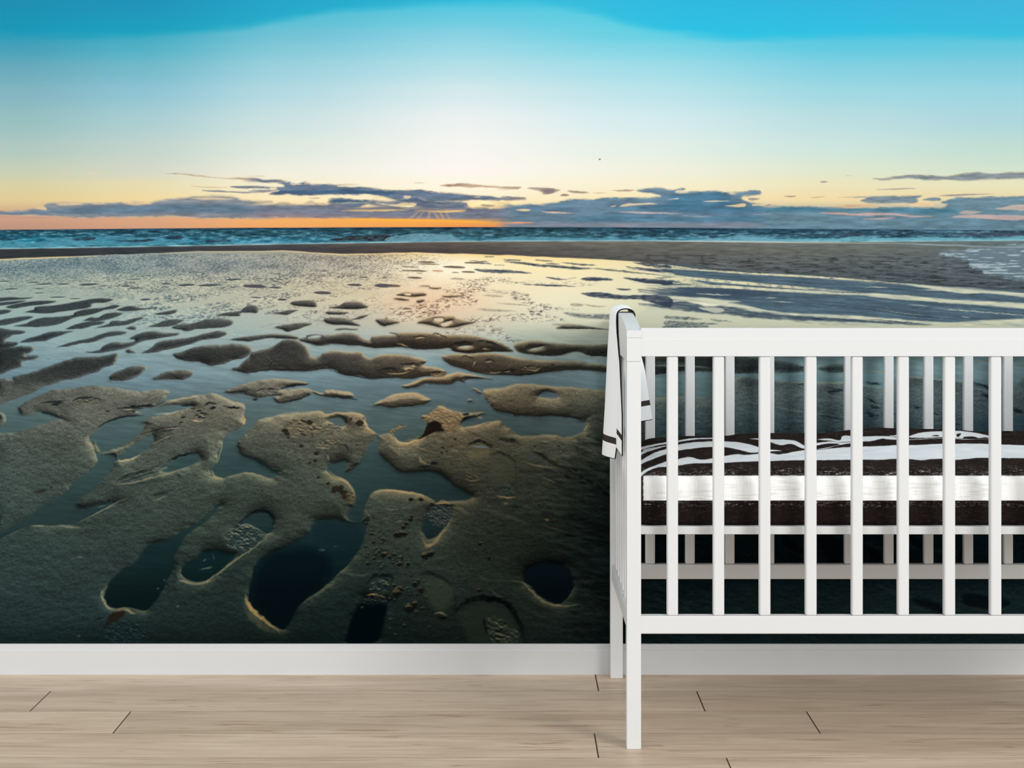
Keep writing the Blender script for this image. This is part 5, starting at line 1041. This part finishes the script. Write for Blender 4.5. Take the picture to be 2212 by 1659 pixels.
# ---------------------------------------------------------------- the striped mattress
def zebra_canvas():
    O1 = (1280, 640, 500/2212.); O2 = (1280, 980, 500/2212.); O4 = (1712, 680, 500/2212.)
    C = Canvas(.8, 1360, 900, 1290, 260)
    X, Y = C.X, C.Y
    blk = np.array([44, 37, 34], np.float32)/255
    C.img[:] = blk*(.86+.25*fbm(X/24, Y/3, 301, 4))[..., None]
    wh = (226, 228, 230)
    def w(org, p, soft=.8): fill(C, T(org, p), wh, soft, 1., warp=.9, wl=5, seed=305)
    def d(org, p, soft=.8): fill(C, T(org, p), (42, 36, 33), soft, 1., warp=.9, wl=5, seed=306)
    w(O1, [(420,1450),(467,1440),(600,1412),(720,1392),(820,1380),(930,1358),(1150,1352),(1240,1352),(1150,1362),(980,1370),(820,1393),(700,1412),(560,1440),(420,1480)])
    w(O1, [(420,1520),(467,1490),(560,1455),(700,1425),(700,1432),(600,1462),(540,1480),(480,1510),(420,1545)], .6)
    for p in ([(480,1470),(540,1452),(600,1442),(560,1458),(500,1478)], [(470,1498),(540,1470),(620,1450),(560,1478)]): w(O1, p, .6)
    w(O1, [(400,1640),(467,1568),(600,1490),(720,1455),(820,1420),(950,1396),(1150,1386),(1260,1386),(1400,1396),(1520,1420),(1640,1455),(1810,1476),(1700,1482),(1590,1492),(1490,1492),(1380,1462),(1260,1442),(1150,1440),(1000,1450),(820,1476),(707,1508),(600,1548),(467,1606),(400,1690)])
    w(O1, [(1500,1362),(1600,1358),(1705,1366),(1850,1370),(1940,1382),(2030,1430),(2090,1470),(2030,1458),(1990,1450),(1900,1412),(1800,1422),(1700,1396),(1600,1372)])
    # long white band above the front edge, left to right
    up = T(O1, [(400,1760),(467,1680),(540,1640),(640,1600),(720,1575),(820,1556),(900,1536),(960,1540),(1040,1562),(1150,1546),(1260,1526),(1380,1508),(1460,1516),(1590,1504),(1705,1500),(1790,1510),(1900,1490),(2030,1470)])
    up2 = T(O4, [(235,1290),(400,1274),(560,1262),(780,1256),(1000,1245),(1120,1246),(1300,1238),(1440,1232),(1700,1231),(1890,1235),(2212,1246),(2600,1262),(3000,1250),(3400,1270),(4000,1250)])
    lo = T(O4, [(4000,1390),(3400,1380),(3000,1392),(2600,1376),(2212,1372),(1890,1368),(1750,1370),(1560,1386),(1440,1375),(1330,1380),(1230,1391),(1120,1380),(1000,1375),(850,1386),(680,1385),(560,1386),(235,1390),(0,1392)])
    lo2 = T(O2, [(1700,70),(1400,80),(1150,90),(950,95),(820,114),(707,126),(620,132),(530,166),(467,216),(400,290)])
    fill(C, up+up2+lo+lo2, wh, .8, 1., warp=.9, wl=5, seed=305)
    # upper figures on the right
    w(O4, [(235,1192),(350,1181),(450,1200),(480,1158),(560,1158),(680,1163),(860,1158),(980,1170),(1010,1192),(900,1190),(860,1184),(760,1206),(680,1212),(560,1212),(450,1216),(350,1202)])
    w(O4, [(220,1228),(360,1210),(470,1220),(570,1215),(560,1226),(440,1246),(330,1276),(230,1284),(360,1262),(450,1236),(350,1230),(220,1250)], .6)
    w(O4, [(920,1158),(1010,1150),(1010,1166)], .6)
    w(O4, [(1110,1166),(1200,1130),(1300,1118),(1440,1111),(1600,1110),(1750,1126),(1880,1158),(1900,1176),(1800,1182),(1700,1168),(1600,1182),(1440,1170),(1300,1176),(1180,1176)])
    for p in ([(1330,1158),(1380,1148),(1400,1162)], [(1570,1140),(1610,1135),(1590,1165),(1570,1160)], [(1640,1165),(1720,1162),(1760,1176),(1650,1180)], [(1780,1176),(1860,1172),(1850,1180)]): d(O4, p, .7)
    for p in ([(1120,1190),(1440,1180),(1760,1190),(1890,1188),(1700,1192),(1400,1184),(1130,1194)], [(2400,1150),(2700,1130),(3000,1150),(3100,1180),(2700,1190)], [(3200,1180),(3600,1160),(3900,1190),(3500,1200)]): w(O4, p, .6)
    # woven look of the dark cloth, stronger towards the front edge
    th = vn(X/9, Y/.75, 311)*.6+vn(X/2.2, Y/.8, 313)*.4
    zone = np.exp(-((Y-1020)/10)**2)*.9+np.exp(-((Y-1088)/7)**2)*.8+.22
    # front face: dark - white - dark
    f = sst(1026.6, 1028.2, Y+(vn(X/6, Y*0, 315)-.5)*1.)*sst(1082, 1080.4, Y)
    e = sst(1388.5, 1390.5, X+(vn(X*0, Y/3, 317)-.5)*2)
    low = sst(1080.4, 1082, Y)[..., None]
    dark = sst(.45, .2, C.img.mean(-1))
    C.img[:] = C.img*(1-low)+np.array([30, 24, 23], np.float32)/255*low
    dark = np.maximum(dark, low[..., 0])
    a = sst(.62, .8, th)*zone*dark*(.35+vn(X/40, Y/8, 319))
    C.img[:] = C.img*(1-a[..., None]*.75)+np.array([176, 172, 166], np.float32)/255*a[..., None]*.75
    wf = np.array([252, 252, 249], np.float32)/255*(1-.07*sst(.55, .75, vn(X/26, Y/1.7, 321))*sst(.3, .6, vn(X/60, Y/30, 322))-.03*sst(.6, .8, vn(X/1.6, Y/18, 323)))[..., None]
    k = (f*e)[..., None]
    C.img[:] = C.img*(1-k)+wf*k
    return C
def make_mattress():
    xa, xb, ya, yb = .2862, 1.5356, 3.985, 4.548
    zb = .4812
    # height of the puffed top along the crib, read off its outline against the bars behind
    sx = np.array([1385,1404,1438,1490,1565,1639,1739,1765,1838,1906,1965,2037,2139,2182,2300,2450,2560]); sy = np.array([962,953,948.5,945.5,944,938,938,937.5,931.5,926.5,925.5,929,932.5,932.5,930,940,955.])
    nx = 1050
    xs = np.linspace(xa, xb, nx)
    zc = EYE-(np.interp((xs*F_PX/4.47)+W_PX/2, sx, sy)-HZ)*4.47/F_PX
    ker = np.hanning(31); ker /= ker.sum(); zc = np.convolve(np.pad(zc, 15, mode='edge'), ker, 'valid')
    # section from the front bottom edge over the top to the back bottom edge: (t_y, t_z kind)
    sec = []
    r = .012
    for a in np.linspace(0, math.pi/2, 7): sec.append((r-r*math.sin(a), r-r*math.cos(a), 0.))      # lower front corner
    zf = .598
    for z in np.linspace(zb+r+.001, zf-.026, 84): sec.append((0., z-zb, 0.))
    for a in np.linspace(0.05, math.pi/2, 16): sec.append((.03-.03*math.cos(a), zf-.026-zb+.026*math.sin(a), .0))
    nt = 210
    for s in np.linspace(.004, 1, nt):
        y = .03+s*(yb-ya-.075)
        sec.append((y, zf-zb, np.interp(s, [0,.08,.3,.6,.88,1], [0,.25,.6,.88,1.,.96])))
    for a in np.linspace(.1, math.pi/2, 10): sec.append((yb-ya-.045+.045*math.sin(a), zf-zb, .96-.5*(1-math.cos(a))))
    for z in np.linspace(zf-.01, zb+.006, 14): sec.append((yb-ya, z-zb, 0.))
    sec = np.array(sec)
    P = np.zeros((len(sec), nx, 3), np.float32)
    P[..., 0] = xs[None, :]
    # rounded vertical corners at both ends
    rc = .018
    d = np.minimum(xs-xa, xb-xs); t = np.clip(d/rc, 0, 1)
    ins = rc*(1-np.sqrt(1-(1-t)**2))
    yy = sec[:, 0][:, None]; w = (yb-ya)
    P[..., 1] = ya+ins[None, :]+yy*(w-2*ins[None, :])/w
    top = (zc-zf)[None, :]*sec[:, 2][:, None]
    zz = sec[:, 1][:, None]
    wav = (fbm(xs[None, :]/.09+yy*0, yy/.06+xs[None, :]*0, 331, 3)-.5)
    P[..., 2] = zb+zz+top-np.where(zz > .06, ins[None, :]*.9, 0)+wav*.010*(sec[:, 2][:, None] > .02)
    lump = (fbm(xs[None, :]/.16+zz*0, zz/.10+xs[None, :]*0, 335, 2)-.5)
    P[..., 1] += np.where((yy < .0301) & (zz > .012), lump*.008*np.clip(1-ins[None, :]/rc, 0, 1), 0)
    C = zebra_canvas()
    px = P[..., 0]*F_PX/P[..., 1]+W_PX/2; py = HZ+(EYE-P[..., 2])*F_PX/P[..., 1]
    u = np.clip((px-C.xs[0])/C.step, 0, C.nx-1.001); v = np.clip((py-C.ys[0])/C.step, 0, C.ny-1.001)
    iu = u.astype(int); iv = v.astype(int); fu = (u-iu)[..., None]; fv = (v-iv)[..., None]
    col = (C.img[iv, iu]*(1-fu)+C.img[iv, iu+1]*fu)*(1-fv)+(C.img[iv+1, iu]*(1-fu)+C.img[iv+1, iu+1]*fu)*fv
    me = grid_mesh('mattress', P); set_colour(me, np.clip(lin(col)*.97, 0, .94))
    bm = bmesh.new(); bm.from_mesh(me)
    bm.verts.ensure_lookup_table()
    nr = len(sec)
    cl = bm.verts.layers.float_color.get('print')
    for side in (0, nx-1):
        bm.faces.new([bm.verts[r_*nx+side] for r_ in range(nr)])
    bm.faces.new([bm.verts[i] for i in range(nx)]+[bm.verts[(nr-1)*nx+i] for i in range(nx-1, -1, -1)])
    bmesh.ops.recalc_face_normals(bm, faces=bm.faces[:])
    bm.to_mesh(me); bm.free()
    for p in me.polygons: p.use_smooth = len(p.vertices) == 4
    o = link('crib_mattress', me, M_ZEBRA)
    return thing(o, 'crib mattress in a black and white zebra striped sheet lying inside the crib', 'mattress')
make_mattress()

# ---------------------------------------------------------------- the towel over the crib's end
def make_towel():
    me = bpy.data.meshes.new('hanging_towel'); bm = bmesh.new()
    def sm(a, b, x): x = min(max((x-a)/(b-a), 0), 1); return x*x*(3-2*x)
    def lerp(a, b, t): return a+(b-a)*t
    def sheet(path, cols):
        """path(t) -> (points, one material index per step); t runs from the near edge to the far edge"""
        rows = []; mats = None
        for t in cols:
            p, mats = path(t); rows.append([bm.verts.new(q) for q in p])
        for i in range(len(cols)-1):
            for j in range(len(mats)):
                f = bm.faces.new((rows[i][j], rows[i+1][j], rows[i+1][j+1], rows[i][j+1])); f.smooth = True
                f.material_index = 2 if i == 0 else mats[j]
    SO = [0, .005]+list(np.linspace(.02, .106, 5))+list(np.linspace(.11, .158, 4))+list(np.linspace(.163, 1, 44))
    SI = list(np.linspace(0, .795, 30))+list(np.linspace(.80, .852, 4))+list(np.linspace(.86, .985, 6))+[.993, 1]
    NT = 18
    def main(t):
        near, far = 4.235, 4.462
        zb = lerp(.602, .585, t); pts = []; mats = []
        for s in SO:                                          # outer side, hem to top
            z = lerp(zb, .925, s)
            xo_far = np.interp(z, [.58, .70, .85, .925], [.2255, .2325, .2395, .2445])
            xo_near = np.interp(z, [.60, .65, .74, .80, .86, .925], [.2425, .2480, .2500, .2498, .2485, .2475])
            x = lerp(xo_near, xo_far, sm(0, 1, t)**.8)-.006*math.sin(math.pi*t)*sm(1, .2, s)
            pts.append((x, lerp(near+np.interp(z, [.60, .66, .76, .86, .925], [-.02, -.045, -.072, -.03, 0]), far+.004*sm(.8, 0, s), t), z))
        mats += [2 if SO[i+1] < .006 else 1 if .108 < (SO[i]+SO[i+1])/2 < .16 else 0 for i in range(len(SO)-1)]
        xi = .2912; x0 = pts[-1][0]; ztop = .9552+.0045*math.sin(math.pi*t)
        for j in range(1, NT):                                # over the rail
            a = math.pi*j/NT
            pts.append(((x0+xi)/2-(xi-x0)/2*math.cos(a), lerp(near, far, t), .925+(ztop-.925)*math.sin(a)**.42)); mats.append(0)
        zi = .685
        for s in SI:                                          # inner side, top to hem, gathered towards the hem
            x = lerp(xi-.0035*s, xi+np.interp(s, [0, .15, .5, 1], [0, .012, .027, .0435]), t**.85)+.003*math.sin(6*t+2*s)*s
            pts.append((x, lerp(near, lerp(far, 4.315, sm(0, .55, s)), t), lerp(.925, zi, s)))
        mats += [0]+[2 if SI[i] > .992 else 1 if .798 < (SI[i]+SI[i+1])/2 < .855 else 0 for i in range(len(SI)-1)]
        return pts, mats
    cols = [0, .005]+list(np.linspace(.04, .97, 16))+[1.]
    sheet(main, cols)
    SU = [0, .005]+list(np.linspace(.02, .118, 5))+list(np.linspace(.122, .168, 3))+list(np.linspace(.173, 1, 34))
    def under(t):                                             # second fold, closer to the bars
        pts = []
        for s in SU:
            y = lerp(np.interp(s, [0, .35, .75, 1], [4.035, 4.065, 4.15, 4.23]), 4.42, t)
            pts.append((np.interp(s, [0, .3, .75, .8, 1], [.2488, .2502, .2500, .2492, .2482])-.006*t, y, lerp(.630, .905, s)))
        return pts, [2 if SU[i+1] < .006 else 1 if .12 < (SU[i]+SU[i+1])/2 < .17 else 0 for i in range(len(SU)-1)]
    sheet(under, cols)
    bm.to_mesh(me); bm.free()
    o = link('hanging_towel', me, [M_TOWEL, M_STRIPE, M_PIPE])
    s = o.modifiers.new('cloth', 'SOLIDIFY'); s.thickness = .0028; s.offset = 0
    return thing(o, 'white towel with dark stripe and piping hung over the left end rail of the crib', 'towel')
make_towel()
